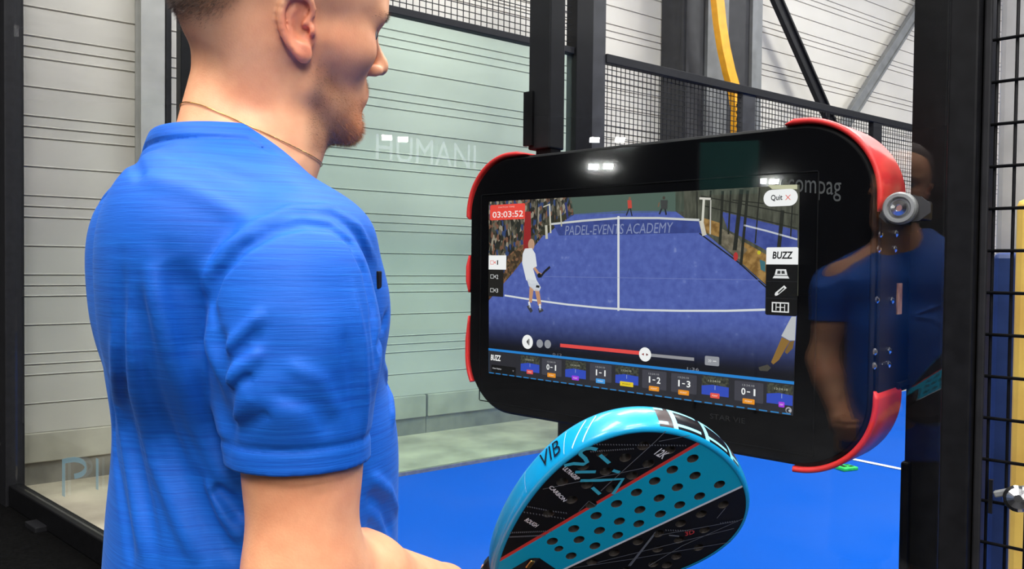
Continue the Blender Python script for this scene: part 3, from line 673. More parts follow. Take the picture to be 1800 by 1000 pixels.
zz_ = kxz(1350, 553)[1]; d.rbox(a, c, zz_, zl + .003, ec(4, 4, 5), .004); d.up()
d.loc([(a, zl), (c, zl), (c, zl + .004), (a, zl + .004)], ec(250, 250, 250)); d.up()
d.text('BUZZ', a + w_ * .20, a + w_ * .84, (zl + zh) / 2 - .006, (zl + zh) / 2 + .0085, ec(16, 16, 18), .03, .12)
ci, mm = a + w_ * .48, ec(232, 232, 232); k_ = (zl - zz_) / 3
z_ = zl - k_ * .55
d.loc([(ci - .017, z_ - .009), (ci + .017, z_ - .009), (ci + .014, z_ - .004), (ci - .014, z_ - .004)], mm); d.loc([(ci - .013, z_ - .0025), (ci + .013, z_ - .0025), (ci + .010, z_ + .009), (ci - .010, z_ + .009)], mm); d.up()
d.loc([(ci - .008, z_), (ci - .001, z_), (ci - .001, z_ + .006), (ci - .007, z_ + .006)], ec(60, 60, 60)); d.loc([(ci + .001, z_), (ci + .008, z_), (ci + .007, z_ + .006), (ci + .001, z_ + .006)], ec(60, 60, 60))
z_ = zl - k_ * 1.52
d.loc([(ci - .013, z_ - .012), (ci - .011, z_ - .005), (ci + .007, z_ + .010), (ci + .012, z_ + .005), (ci - .006, z_ - .010)], mm); d.up(); d.loc([(ci - .006, z_ - .005), (ci - .004, z_ - .007), (ci + .008, z_ + .004), (ci + .006, z_ + .006)], ec(60, 60, 60)); d.loc([(ci - .013, z_ - .012), (ci - .0125, z_ - .009), (ci - .010, z_ - .011)], ec(4, 4, 5))
z_ = zl - k_ * 2.52
for q_ in ((-.0175, .0175, .0075, .010), (-.0175, .0175, -.010, -.0075), (-.0175, -.0150, -.010, .010), (.0150, .0175, -.010, .010), (-.0012, .0012, -.010, .010), (-.0095, -.0080, -.006, .0075), (.0080, .0095, -.0075, .006), (-.008, 0, -.0007, .0007), (0, .008, -.0007, .0007)):
    d.loc([(ci + q_[0], z_ + q_[2]), (ci + q_[1], z_ + q_[2]), (ci + q_[1], z_ + q_[3]), (ci + q_[0], z_ + q_[3])], mm)
for i in (1, 2): d.loc([(a, zl - k_ * i - .0005), (c, zl - k_ * i - .0005), (c, zl - k_ * i + .0005), (a, zl - k_ * i + .0005)], ec(40, 40, 44))
d.build('tool_menu', scr)
d = O(); a, c, zl, zh = box4(d, 862.5, 449, 893, 474, ec(250, 250, 250), .001)
zz_ = kxz(862, 520)[1]; d.loc([(a, zz_), (c - .009, zz_ - .001), (c - .009, zl), (a, zl)], ec(30, 28, 26)); d.up()
def camicon(x, z, m, s=1.):
    for q_ in ((0, .012, .004, .0052), (0, .012, -.0052, -.004), (0, .0014, -.0052, .0052), (.0106, .012, -.0052, .0052)): d.loc([(x + q_[0], z + q_[2]), (x + q_[1], z + q_[2]), (x + q_[1], z + q_[3]), (x + q_[0], z + q_[3])], m)
    d.loc([(x + .013, z), (x + .0185, z + .0045), (x + .0185, z - .0045)], m)
zm = (zl + zh) / 2
camicon(a + .006, zm, ec(236, 110, 96)); d.text('1', a + .030, a + .034, zm - .006, zm + .006, ec(20, 20, 24), .03)
for yy, t_ in ((486, '2'), (510, '3')):
    z_ = kxz(872, yy)[1]; camicon(a + .007, z_, ec(214, 214, 214)); d.text(t_, a + .028, a + .035, z_ - .006, z_ + .005, ec(210, 210, 210), .01)
d.build('camera_menu', scr)
d = O(); W_ = ec(250, 250, 250); G_ = ec(150, 152, 160)
d.disc((930.5, 600.5), .0178, W_); d.disc((952, 603.5), .0105, G_); d.disc((966, 604.5), .0105, G_)
d.line([(988, 606.5), (1128, 620)], .0085, ec(232, 76, 72)); d.line([(1145, 623.5), (1223, 631)], .0068, ec(150, 150, 156)); d.up(); d.disc((1137, 622.5), .0158, W_)
x_, z_ = kxz(1254.5, 634); d.rbox(x_ - .0165, x_ + .0165, z_ - .0098, z_ + .0098, G_, .003); d.up()
d.text('»', x_ - .009, x_ - .001, z_ - .003, z_ + .003, ec(220, 220, 224)); d.loc([(x_ + .002, z_ - .001), (x_ + .010, z_ - .001), (x_ + .010, z_ + .001), (x_ + .002, z_ + .001)], ec(220, 220, 224))
x_, z_ = kxz(931, 600.5); d.loc([(x_ - .004, z_), (x_ + .002, z_ + .008), (x_ + .002, z_ - .008)], ec(24, 24, 28)); d.loc([(x_ + .003, z_ - .008), (x_ + .0055, z_ - .008), (x_ + .0055, z_ + .008), (x_ + .003, z_ + .008)], ec(24, 24, 28))
x_, z_ = kxz(1137, 622.5); d.loc([(x_ - .009, z_), (x_ - .003, z_ + .003), (x_ - .003, z_ - .003)], ec(150, 40, 40)); d.loc([(x_ + .009, z_), (x_ + .003, z_ + .003), (x_ + .003, z_ - .003)], ec(110, 40, 40))
x_, z_ = kxz(975, 622); d.text('0:12', x_, x_ + .028, z_ - .003, z_ + .003, ec(120, 120, 128)); x_, z_ = kxz(1211, 647); d.text('1:36', x_, x_ + .028, z_ - .003, z_ + .003, ec(140, 140, 148))
d.build('playback_bar', scr)
d = O(); d.poly([(862, 613), (1398.5, 671.5), (1397, 730), (862, 655)], ec(40, 40, 47)); d.up()
d.line([(862, 613.5), (1398.5, 672.5)], .0060, ec(34, 132, 214)); 
A_ = np.array(kxz(862, 655)); B_ = np.array(kxz(1397, 729))
for i in range(34):
    p = A_ + (B_ - A_) * (i + .08) / 34; q = A_ + (B_ - A_) * (i + .80) / 34
    d.loc([(p[0], p[1]), (q[0], q[1]), (q[0], q[1] + .0026), (p[0], p[1] + .0026)], ec(40, 128, 196))
d.line([(863, 613), (863, 655)], .0016, ec(30, 60, 90))
x_, z_ = kxz(866, 632.5); d.text('BUZZ', x_, x_ + .036, z_, z_ + .015, W_, .03, .1)
x_, z_ = kxz(867, 654); x2, z2 = kxz(910, 658); d.rbox(x_, x2, z_, z_ + .021, ec(6, 6, 8), .001); d.up(); d.text('Video Replays', x_ + .004, x_ + .036, z_ + .009, z_ + .014, ec(226, 226, 230)); d.loc([(x2 - .012, z_ + .013), (x2 - .006, z_ + .013), (x2 - .009, z_ + .008)], ec(120, 120, 126))
cards = [(935, 640.5, 'P', (232, 84, 84)), (973, 646, '0-1', (240, 150, 30)), (1015, 650.5, 'P', (160, 60, 230)), (1059, 655.5, '1-1', (70, 160, 236)), (1105, 660.5, 'P', (236, 206, 40)), (1153, 668, '1-2', (240, 150, 30)), (1205, 674.5, '1-3', (240, 150, 30)), (1260, 679.5, 'P', (236, 84, 70)), (1319, 689, '0-1', (240, 150, 30)), (1377, 694, 'P', (170, 60, 230))]
grad_m = ec(70, 70, 80)
for cx, cy, t_, col in cards:
    x_, z_ = kxz(cx, cy); w_ = .031; h_ = .0215
    xr = min(x_ + w_, kxz(1397, 700)[0] - .001)
    if t_ == 'P':
        d.rbox(x_ - w_, xr, z_ - h_ * .85, z_ + h_, noise_emit('card_top', [(.4, (40, 42, 38)), (.62, (78, 80, 66))], 160), .002); d.up()
        d.loc([(x_ - w_, z_ - h_ * .85), (xr, z_ - h_ * .85), (xr, z_ + .002), (x_ - w_ * .2, z_ + .004), (x_ - w_, z_)], ec(48, 76, 190)); d.up()
        d.loc([(x_ - .0006, z_ - .006), (x_ + .0006, z_ - .006), (x_ + .0006, z_ + .003), (x_ - .0006, z_ + .003)], ec(160, 180, 220)); d.text('13:24:10', x_ - .015, x_ + .012, z_ + .010, z_ + .014, ec(190, 192, 170))
    else:
        d.rbox(x_ - w_, xr, z_ - h_ * .9, z_ + h_, ec(64, 64, 74), .002); d.up()
        d.text('13:24:10', x_ - .014, x_ + .012, z_ + .012, z_ + .016, ec(170, 170, 174)); d.text(t_[0], x_ - (.016 if t_[0] != '1' else .0135), x_ - (.007 if t_[0] != '1' else .0098), z_ - .006, z_ + .008, W_, .02); d.loc([(x_ - .004, z_), (x_ + .003, z_), (x_ + .003, z_ + .002), (x_ - .004, z_ + .002)], W_); d.text(t_[2], x_ + (.007 if t_[2] != '1' else .0105), x_ + (.016 if t_[2] != '1' else .0142), z_ - .006, z_ + .008, W_, .02)
    d.up(); k_ = .013 if t_ != 'P' else .0105
    if cx == 1105: k_ = .018
    if cx == 1377: k_ = .006
    d.rbox(x_ - k_, x_ + k_, z_ - h_ - .002, z_ - h_ + .0085, ec(*col), .0015); d.up(); d.text('POINT', x_ - k_ * .6, x_ + k_ * .6, z_ - h_ + .0015, z_ - h_ + .0048, ec(250, 240, 220) if cx != 1105 else ec(60, 50, 10)); d.y += .00012 * 3
    d.y = ytop - .0002 - .00012 * 2
d.up(); d.up(); x_, z_ = kxz(1389, 720); d.disc((1389, 720), .0062, ec(170, 170, 176)); d.up(); d.disc((1389, 721), .0045, ec(40, 40, 47)); d.up(); d.disc((1391, 721), .0025, ec(190, 190, 196))
d.build('replay_strip', scr)
# reflected lettering painted grey on the panel, top right, and a faint line below the screen
gm = new_mat('grey_reflected_text', (.075, .078, .082), .4)
x0, z0 = kxz(1362, 318); x1, z1 = kxz(1480, 338)
a, f = text_fit('accompag')
b = MB(); b.add([K3(x0 + x * (x1 - x0), -.0050, z0 - .030 + (z1 - z0 + .012) * x + y * .036) for x, y in a], f); b.build('panel_lettering', gm, kio)
x0, z0 = kxz(1250, 735); x1, z1 = kxz(1312, 728); a, f = text_fit('STAR VIE'); b = MB(); b.add([K3(x0 + x * (x1 - x0), -.0050, z0 + y * .011) for x, y in a], f); b.build('panel_lettering', new_mat('faint_print', (.02, .02, .022), .4), kio)

# ---------------- glass clamp (round puck) ----------------
x_, z_ = kxz(1582, 366, -.05)
cl = groot('glass_clamp', x_, -.036, KO[2] + z_, label='round steel glass clamp with hex bolt beside the red bumper', cat='clamp')
b = MB(); pl_ = [(-.038, -.012), (-.022, .020), (.030, .020), (.046, .006), (.046, -.008), (.028, -.022), (-.024, -.026)]
b.prism(pl_, lambda x, z: (x, -.004, z), lambda x, z: (x, .0, z)); b.build('clamp_plate', MT['soft_dark'], cl)
b = MB(); b.lathe([(.002, 0), (.027, 0), (.028, -.003), (.028, -.014), (.025, -.018), (.020, -.018), (.017, -.012), (.004, -.011)], (0, -.004, 0), (0, 1, 0), 32); b.build('puck', MT['steel'], cl)
b = MB(); b.lathe([(.002, 0), (.014, 0), (.0145, -.002), (.0130, -.006), (.006, -.007), (.0055, -.003), (.001, -.003)], (0, -.016, 0), (0, 1, 0), 24); b.build('bolt_head', MT['chrome'], cl)
b = MB(); b.box((0, .05, 0), (.05, .085, .035), bev=.004); b.build('back_arm', MT['black'], cl)
# ---------- implicit-surface modelling of the figure (numpy signed distances -> one smooth mesh) ----------
V3 = lambda *a: np.array(a, dtype=np.float32)
def sph(P, c, r): return np.linalg.norm(P - V3(*c), axis=1) - r
def cap(P, a, b, ra, rb=None):
    rb = ra if rb is None else rb
    a = V3(*a); b = V3(*b); ab = b - a
    t = np.clip(((P - a) @ ab) / float(ab @ ab), 0, 1)
    return np.linalg.norm(P - a - t[:, None] * ab, axis=1) - (ra + (rb - ra) * t)
def ell(P, c, r, M=None):
    Q = P - V3(*c)
    if M is not None: Q = Q @ M
    r = V3(*r)
    k1 = np.linalg.norm(Q / r, axis=1); k2 = np.linalg.norm(Q / (r * r), axis=1) + 1e-6
    return k1 * (k1 - 1) / k2
def smin(a, b, k):
    h = np.maximum(k - np.abs(a - b), 0) / k
    return np.minimum(a, b) - h * h * k * .25
def smax(a, b, k): return -smin(-a, -b, k)
def interp_tab(z, tab):
    t = np.array(tab, dtype=np.float32)
    out = []
    for j in range(1, t.shape[1]):
        zz = t[:, 0]; v = t[:, j]
        # smooth (cubic hermite) interpolation
        m = np.gradient(v, zz)
        i = np.clip(np.searchsorted(zz, z) - 1, 0, len(zz) - 2)
        h = zz[i + 1] - zz[i]; s = np.clip((z - zz[i]) / h, 0, 1)
        out.append((2*s**3 - 3*s**2 + 1) * v[i] + (s**3 - 2*s**2 + s) * h * m[i] + (-2*s**3 + 3*s**2) * v[i+1] + (s**3 - s**2) * h * m[i+1])
    return out
def loft(P, tab, pw=2.4):
    cx, cy, a, b = interp_tab(P[:, 2], tab)
    x = np.abs(P[:, 0] - cx) / a; y = np.abs(P[:, 1] - cy) / b
    r = (x**pw + y**pw) ** (1 / pw)
    d = (r - 1) * np.minimum(a, b) * .9
    z0, z1 = tab[0][0], tab[-1][0]
    return np.maximum(d, np.maximum(z0 - P[:, 2], P[:, 2] - z1))
def rotz(a):
    c, s = np.cos(a), np.sin(a)
    return np.array([[c, -s, 0], [s, c, 0], [0, 0, 1]], dtype=np.float32)
def roty(a):
    c, s = np.cos(a), np.sin(a)
    return np.array([[c, 0, s], [0, 1, 0], [-s, 0, c]], dtype=np.float32)
def rotx(a):
    c, s = np.cos(a), np.sin(a)
    return np.array([[1, 0, 0], [0, c, -s], [0, s, c]], dtype=np.float32)

def surface_nets(fn, xs, ys, zs, margin=2.2):
    """zero surface of fn on a rectilinear grid -> verts, quads; only blocks near the surface are sampled"""
    nx, ny, nz = len(xs), len(ys), len(zs)
    D = np.full((nx, ny, nz), 1.0, dtype=np.float32)
    B = 8
    bl = []
    for i in range(0, nx, B):
        for j in range(0, ny, B):
            for k in range(0, nz, B):
                i1, j1, k1 = min(i + B, nx) - 1, min(j + B, ny) - 1, min(k + B, nz) - 1
                c = ((xs[i] + xs[i1]) / 2, (ys[j] + ys[j1]) / 2, (zs[k] + zs[k1]) / 2)
                h = .5 * math.sqrt((xs[i1] - xs[i])**2 + (ys[j1] - ys[j])**2 + (zs[k1] - zs[k])**2)
                bl.append((i, j, k, c, h))
    C = np.array([b[3] for b in bl], dtype=np.float32)
    d = fn(C)
    todo = []
    for b, dv in zip(bl, d):
        i, j, k, c, h = b
        if abs(dv) > h * margin + .012: D[i:i+B, j:j+B, k:k+B] = 1.0 if dv > 0 else -1.0
        else: todo.append(b)
    for s in range(0, len(todo), 300):
        pts = []; spans = []
        for i, j, k, c, h in todo[s:s+300]:
            gx, gy, gz = np.meshgrid(xs[i:i+B], ys[j:j+B], zs[k:k+B], indexing='ij')
            pts.append(np.stack([gx.ravel(), gy.ravel(), gz.ravel()], 1)); spans.append(gx.shape)
        v = fn(np.concatenate(pts).astype(np.float32)); o = 0
        for (i, j, k, c, h), sh in zip(todo[s:s+300], spans):
            n = sh[0] * sh[1] * sh[2]
            D[i:i+B, j:j+B, k:k+B] = v[o:o+n].reshape(sh); o += n
    neg = D < 0
    cnt = np.zeros((nx-1, ny-1, nz-1), dtype=np.int8)
    for a in (0, 1):
        for b in (0, 1):
            for c in (0, 1): cnt += neg[a:nx-1+a, b:ny-1+b, c:nz-1+c]
    act = (cnt > 0) & (cnt < 8)
    I, J, K = np.nonzero(act)
    idx = np.full(act.shape, -1, dtype=np.int64); idx[I, J, K] = np.arange(len(I))
    acc = np.zeros((len(I), 3), dtype=np.float64); num = np.zeros(len(I))
    X, Y, Z = np.asarray(xs), np.asarray(ys), np.asarray(zs)
    corners = [(a, b, c) for a in (0, 1) for b in (0, 1) for c in (0, 1)]
    for p in corners:
        for ax in range(3):
            if p[ax]: continue
            q = list(p); q[ax] = 1
            d0 = D[I+p[0], J+p[1], K+p[2]]; d1 = D[I+q[0], J+q[1], K+q[2]]
            m = (d0 < 0) != (d1 < 0)
            t = d0 / np.where(m, d0 - d1, 1)
            p0 = np.stack([X[I+p[0]], Y[J+p[1]], Z[K+p[2]]], 1); p1 = np.stack([X[I+q[0]], Y[J+q[1]], Z[K+q[2]]], 1)
            acc += (m[:, None]) * (p0 + t[:, None] * (p1 - p0)); num += m
    verts = acc / num[:, None]
    faces = []
    for ax in range(3):
        sl0 = [slice(None)] * 3; sl1 = [slice(None)] * 3
        sl0[ax] = slice(0, -1); sl1[ax] = slice(1, None)
        a = neg[tuple(sl0)]; b = neg[tuple(sl1)]
        x = a != b
        e = np.argwhere(x)
        o1, o2 = (ax + 1) % 3, (ax + 2) % 3
        lim = np.array(act.shape)
        ok = (e[:, o1] > 0) & (e[:, o2] > 0) & (e[:, o1] < lim[o1]) & (e[:, o2] < lim[o2])
        e = e[ok]
        def at(d1, d2):
            f = e.copy(); f[:, o1] += d1; f[:, o2] += d2
            return idx[f[:, 0], f[:, 1], f[:, 2]]
        q = np.stack([at(-1, -1), at(0, -1), at(0, 0), at(-1, 0)], 1)
        flip = ~a[e[:, 0], e[:, 1], e[:, 2]]
        q[flip] = q[flip][:, ::-1]
        faces.append(q)
    F = np.concatenate(faces)
    F = F[(F >= 0).all(1)]
    return verts, F

# ---------- pose of the person (metres, world frame) ----------
MAN = V3(-.268, .80, 0); TYAW = math.radians(30); TM = rotz(TYAW)          # torso frame: x forward, y left
HEAD = V3(-.2352, .831, 1.661); HS = .94; HM = rotz(math.radians(34)) @ roty(math.radians(-1.8)) @ rotx(math.radians(12.6))
W2T = lambda P: (P - MAN) @ TM
W2H = lambda P: (P - HEAD) @ HM / HS
def t2w(p): return tuple((TM @ V3(*p) + MAN).tolist())
def h2w(p): return tuple((HM @ V3(*p) * HS + HEAD).tolist())
R_SH = t2w((.0, -.178, 1.415)); L_SH = t2w((.0, .178, 1.415))
R_EL = (-.166, .640, 1.165); R_WR = (-.072, .868, 1.060)
L_EL = t2w((.02, .215, 1.14)); L_WR = t2w((.14, .16, .99))
# racket pose (fitted): origin at the centre of the head, columns = axis, in-plane, face normal
RK_O = V3(.1151, .8907, 1.1234)
RK_M = np.array([[0.7786, -0.6081, 0.155], [-0.2532, -0.5304, -0.809], [0.5742, 0.5907, -0.567]], dtype=np.float32)
def r2w(x, y, z): return tuple((RK_M @ V3(x, y, z) + RK_O).tolist())

def sd_head(H):
    """head frame: origin midway between the ear canals, x to the face, z up"""
    Q = H.copy(); Q[:, 1] = np.abs(Q[:, 1])        # mirrored features use Q
    d = ell(H, (-.010, 0, .046), (.112, .079, .088))
    d = smin(d, ell(H, (-.052, 0, -.004), (.050, .060, .045)), .035)
    d = smin(d, ell(Q, (-.042, .036, -.045), (.036, .030, .055)), .03)
    d = smin(d, ell(H, (.050, 0, .052), (.056, .061, .055)), .03)
    d = smin(d, ell(H, (.042, 0, -.020), (.047, .054, .060)), .03)
    d = smin(d, cap(Q, (.010, .060, -.010), (.006, .050, -.056), .014, .014), .025)
    d = smin(d, cap(Q, (.006, .050, -.056), (.066, .024, -.100), .014, .015), .02)
    d = smin(d, ell(H, (.040, 0, -.066), (.046, .045, .044)), .025)
    d = smin(d, sph(H, (.073, 0, -.101), .0165), .022)
    d = smin(d, ell(H, (.076, 0, -.060), (.019, .024, .020)), .015)
    d = smin(d, ell(Q, (.050, .045, -.014), (.030, .018, .020)), .03)
    d = smin(d, cap(Q, (.094, .012, .026), (.084, .042, .028), .0095, .0090), .018)
    d = smax(d, -ell(Q, (.101, .032, .008), (.019, .018, .0115)), .012)
    d = smin(d, sph(Q, (.0755, .0325, .008), .0132), .003)                       # lid-covered eyeball bulge
    d = smin(d, cap(H, (.090, 0, .014), (.111, 0, -.020), .0072, .0088), .012)
    d = smin(d, sph(H, (.1125, 0, -.0270), .0092), .008)
    d = smin(d, ell(Q, (.0995, .0122, -.031), (.011, .0062, .0075)), .007)
    d = smax(d, -ell(Q, (.1055, .0072, -.0390), (.0060, .0034, .0042)), .003)
    d = smin(d, cap(Q, (.0925, .004, -.0590), (.083, .021, -.0645), .0048, .0030), .006)
    d = smin(d, cap(Q, (.0900, .0, -.0710), (.082, .018, -.0675), .0058, .0034), .006)
    d = smax(d, -ell(H, (.0995, 0, -.0825), (.010, .022, .0055)), .010)
    return d
EAR_C = (-.012, -.0765, -.001)
EM = rotz(math.radians(-20)) @ roty(math.radians(-10))   # ear plane turned out from the skull and tipped back
def sd_ear(H, side=-1):
    E = H.copy()
    if side > 0: E[:, 1] = -E[:, 1]
    E = (E - V3(*EAR_C)) @ EM                        # x forward, z up, -y outward
    def curve(ps, n):
        ps = np.array(ps, float); t = np.arange(len(ps)); u = np.linspace(0, len(ps) - 1, n); out = []
        for q in u:
            i = min(int(q), len(ps) - 2); s = q - i
            p0, p1, p2, p3 = ps[max(i - 1, 0)], ps[i], ps[i + 1], ps[min(i + 2, len(ps) - 1)]
            out.append(tuple(.5 * (2 * p1 + (p2 - p0) * s + (2 * p0 - 5 * p1 + 4 * p2 - p3) * s * s + (3 * p1 - p0 - 3 * p2 + p3) * s ** 3)))
        return out
    pts = curve([(.004, -.001, .004), (.014, -.002, .014), (.013, -.005, .027), (.002, -.007, .0335), (-.010, -.008, .029), (-.0170, -.009, .015), (-.0170, -.008, -.002), (-.012, -.006, -.016), (-.004, -.004, -.026)], 19)
    d = ell(E, (-.003, .004, .003), (.0175, .0050, .0290))
    d = smax(d, -ell(E, (.003, -.007, .000), (.0100, .0115, .0135)), .004)
    d = smax(d, -ell(E, (.001, -.008, .019), (.0095, .0080, .0085)), .004)
    h = None
    for i, (a, b) in enumerate(zip(pts, pts[1:])):
        r = .0028 + .0012 * math.sin(math.pi * i / 18); c = cap(E, a, b, r, r); h = c if h is None else smin(h, c, .002)
    d = smin(d, h, .004)
    an = curve([(-.002, -.002, .020), (-.0085, -.003, .013), (-.0100, -.003, .000), (-.006, -.003, -.012), (.002, -.003, -.016)], 9); h = None
    for a, b in zip(an, an[1:]): c = cap(E, a, b, .0022, .0022); h = c if h is None else smin(h, c, .002)
    d = smin(d, h, .005)
    d = smin(d, ell(E, (.001, -.002, -.0245), (.0080, .0042, .0095)), .007)
    d = smin(d, ell(E, (.0110, -.002, -.002), (.0040, .0042, .0060)), .005)
    d = smax(d, -cap(E, (.0045, -.010, -.001), (.007, .012, -.002), .0042, .0034), .0015)
    return d
# right hand closed round the grip: the fingers run round the handle axis, unequal and bent
GRX = -.176
def hand_parts():
    parts = []
    R = .0185
    rad = [.0088, .0092, .0088, .0078]
    for i, (dx, r) in enumerate(zip((.032, .011, -.010, -.030), rad)):
        x = GRX + dx
        rr = R + r * .88
        # the knuckles sit on the upper-left side, tips come back under the handle
        a0 = math.radians(95); span = [math.radians(v) for v in (0, 62, 128, 182 - 6 * i)]
        ch = [r2w(x - .010 * k / 3, rr * math.cos(a0 + s), -.017 + rr * math.sin(a0 + s)) for k, s in enumerate(span)]
        parts.append((ch, r))
    return parts
HAND = hand_parts()
THUMB = [r2w(GRX - .030, .004, -.017 + .034), r2w(GRX + .004, -.016, -.017 + .0315), r2w(GRX + .030, -.026, -.017 + .018), r2w(GRX + .046, -.028, -.017 + .004)]
def sd_hand(P):
    k1 = V3(*r2w(GRX + .034, .014, -.017 - .0)); 
    d = cap(P, R_WR, r2w(GRX - .038, .020, .010), .026, .023)
    # palm: block of tendons from the wrist to the four knuckles
    for (ch, r), wv in zip(HAND, (.5, .2, -.2, -.5)):
        d = smin(d, cap(P, r2w(GRX - .040, .016 , .010), ch[0], .019, r * 1.15), .014)
    for ch, r in HAND:
        f = None
        for j, (a, b) in enumerate(zip(ch, ch[1:])):
            c = cap(P, a, b, r * (1 - .07 * j), r * (1 - .07 * (j + 1)))
            f = c if f is None else smin(f, c, .003)
        d = smin(d, f, .004)
    t = cap(P, THUMB[0], THUMB[1], .0145, .0110)
    t = smin(t, cap(P, THUMB[1], THUMB[2], .0108, .0098), .005)
    t = smin(t, cap(P, THUMB[2], THUMB[3], .0098, .0085), .003)
    return smin(d, t, .008)
BODY_TAB = [(.88, 0, 0, .100, .145), (1.0, .004, 0, .092, .132), (1.1, .006, 0, .086, .120), (1.2, .006, 0, .090, .122), (1.32, -.003, 0, .098, .130), (1.42, -.006, 0, .082, .130), (1.50, -.02, 0, .045, .06)]
def sd_skin(P):
    T = W2T(P); H = W2H(P)
    d = loft(T, BODY_TAB)
    d = smin(d, smin(cap(T, (-.034, .004, 1.45), (.002, .026, 1.61), .054, .049), cap(T, (.010, .004, 1.45), (.036, .030, 1.58), .047, .045), .03), .022)   # neck
    Ts = T.copy(); Ts[:, 1] = np.abs(Ts[:, 1])
    d = smin(d, cap(Ts, (-.025, .03, 1.505), (.0, .145, 1.425), .024, .028), .04)          # trapezius
    # arms
    for S, E, W in ((R_SH, R_EL, R_WR), (L_SH, L_EL, L_WR)):
        S3, E3, W3 = map(lambda v: np.array(v), (S, E, W))
        up = cap(P, tuple(S3 + (E3 - S3) * .06), E, .041, .0415)
        mid = S3 + (E3 - S3) * .55
        up = smin(up, ell(P, tuple(mid + np.array([.006, .004, 0])), (.041, .041, .085)), .03)
        fm = E3 + (W3 - E3) * .32
        fo = smin(cap(P, E, tuple(fm), .041, .042), cap(P, tuple(fm), W, .042, .0300), .025)
        d = smin(d, smin(up, fo, .035), .035)
    d = smin(d, sd_hand(P), .014)
    # left hand, hanging half curled in front of the waist (hidden behind the torso)
    LW = np.array(L_WR); fw = np.array(t2w((1, 0, 0))) - np.array(t2w((0, 0, 0))); lf = np.array(t2w((0, 1, 0))) - np.array(t2w((0, 0, 0)))
    pc = LW + fw * .05 + np.array([0, 0, -.02])
    d = smin(d, cap(P, L_WR, tuple(pc), .024, .026), .02)
    for i in range(4):
        o = np.array([0, 0, .024 - .016 * i])
        a = pc + fw * .02 + o; b = a + fw * (.036 - .004 * abs(i - 1)) - lf * .006; c = b + fw * .018 - lf * .018; e = c - lf * .020 - fw * .006
        f = smin(smin(cap(P, tuple(a), tuple(b), .0088), cap(P, tuple(b), tuple(c), .0084), .003), cap(P, tuple(c), tuple(e), .0078), .003)
        d = smin(d, f, .005)
    a = pc + np.array([0, 0, .018]) - lf * .01; b = a + fw * .03 + np.array([0, 0, .018]) - lf * .012; c = b + fw * .028 - lf * .006
    d = smin(d, smin(cap(P, tuple(a), tuple(b), .0115, .010), cap(P, tuple(b), tuple(c), .0098, .0085), .004), .006)
    # head and neck joint
    hd = sd_head(H) * HS
    d = smin(d, cap(P, t2w((.012, 0, 1.52)), h2w((.020, 0, -.080)), .042, .036), .04)       # throat
    Hs = H.copy(); Hs[:, 1] = np.abs(Hs[:, 1])
    d = smin(d, cap(Hs, (-.028, .052, -.020), (-.010, .036, -.120), .012, .012) * HS, .035)      # muscle behind the ear
    d = smin(d, hd, .016)
    for s in (-1, 1): d = smin(d, sd_ear(H, s) * HS, .004)
    # legs
    Ls = T.copy(); Ls[:, 1] = np.abs(Ls[:, 1])
    d = smin(d, cap(Ls, (0, .085, .90), (.01, .095, .50), .085, .052), .05)
    d = smin(d, cap(Ls, (.01, .095, .50), (-.025, .098, .10), .054, .036), .03)
    d = smin(d, ell(Ls, (-.035, .097, .36), (.052, .050, .12)), .04)
    d = smin(d, cap(Ls, (-.035, .098, .045), (.12, .105, .030), .032, .024), .03)
    return d
SH_TAB = [(.84, .008, 0, .140, .170), (.95, .008, 0, .140, .162), (1.08, .009, 0, .140, .152), (1.17, .012, 0, .138, .150), (1.26, .013, 0, .133, .152), (1.34, -.004, 0, .124, .156), (1.40, -.006, 0, .118, .160), (1.45, -.015, 0, .104, .145), (1.50, -.022, 0, .080, .105), (1.56, -.03, 0, .050, .06)]
SLV_END = 1.262
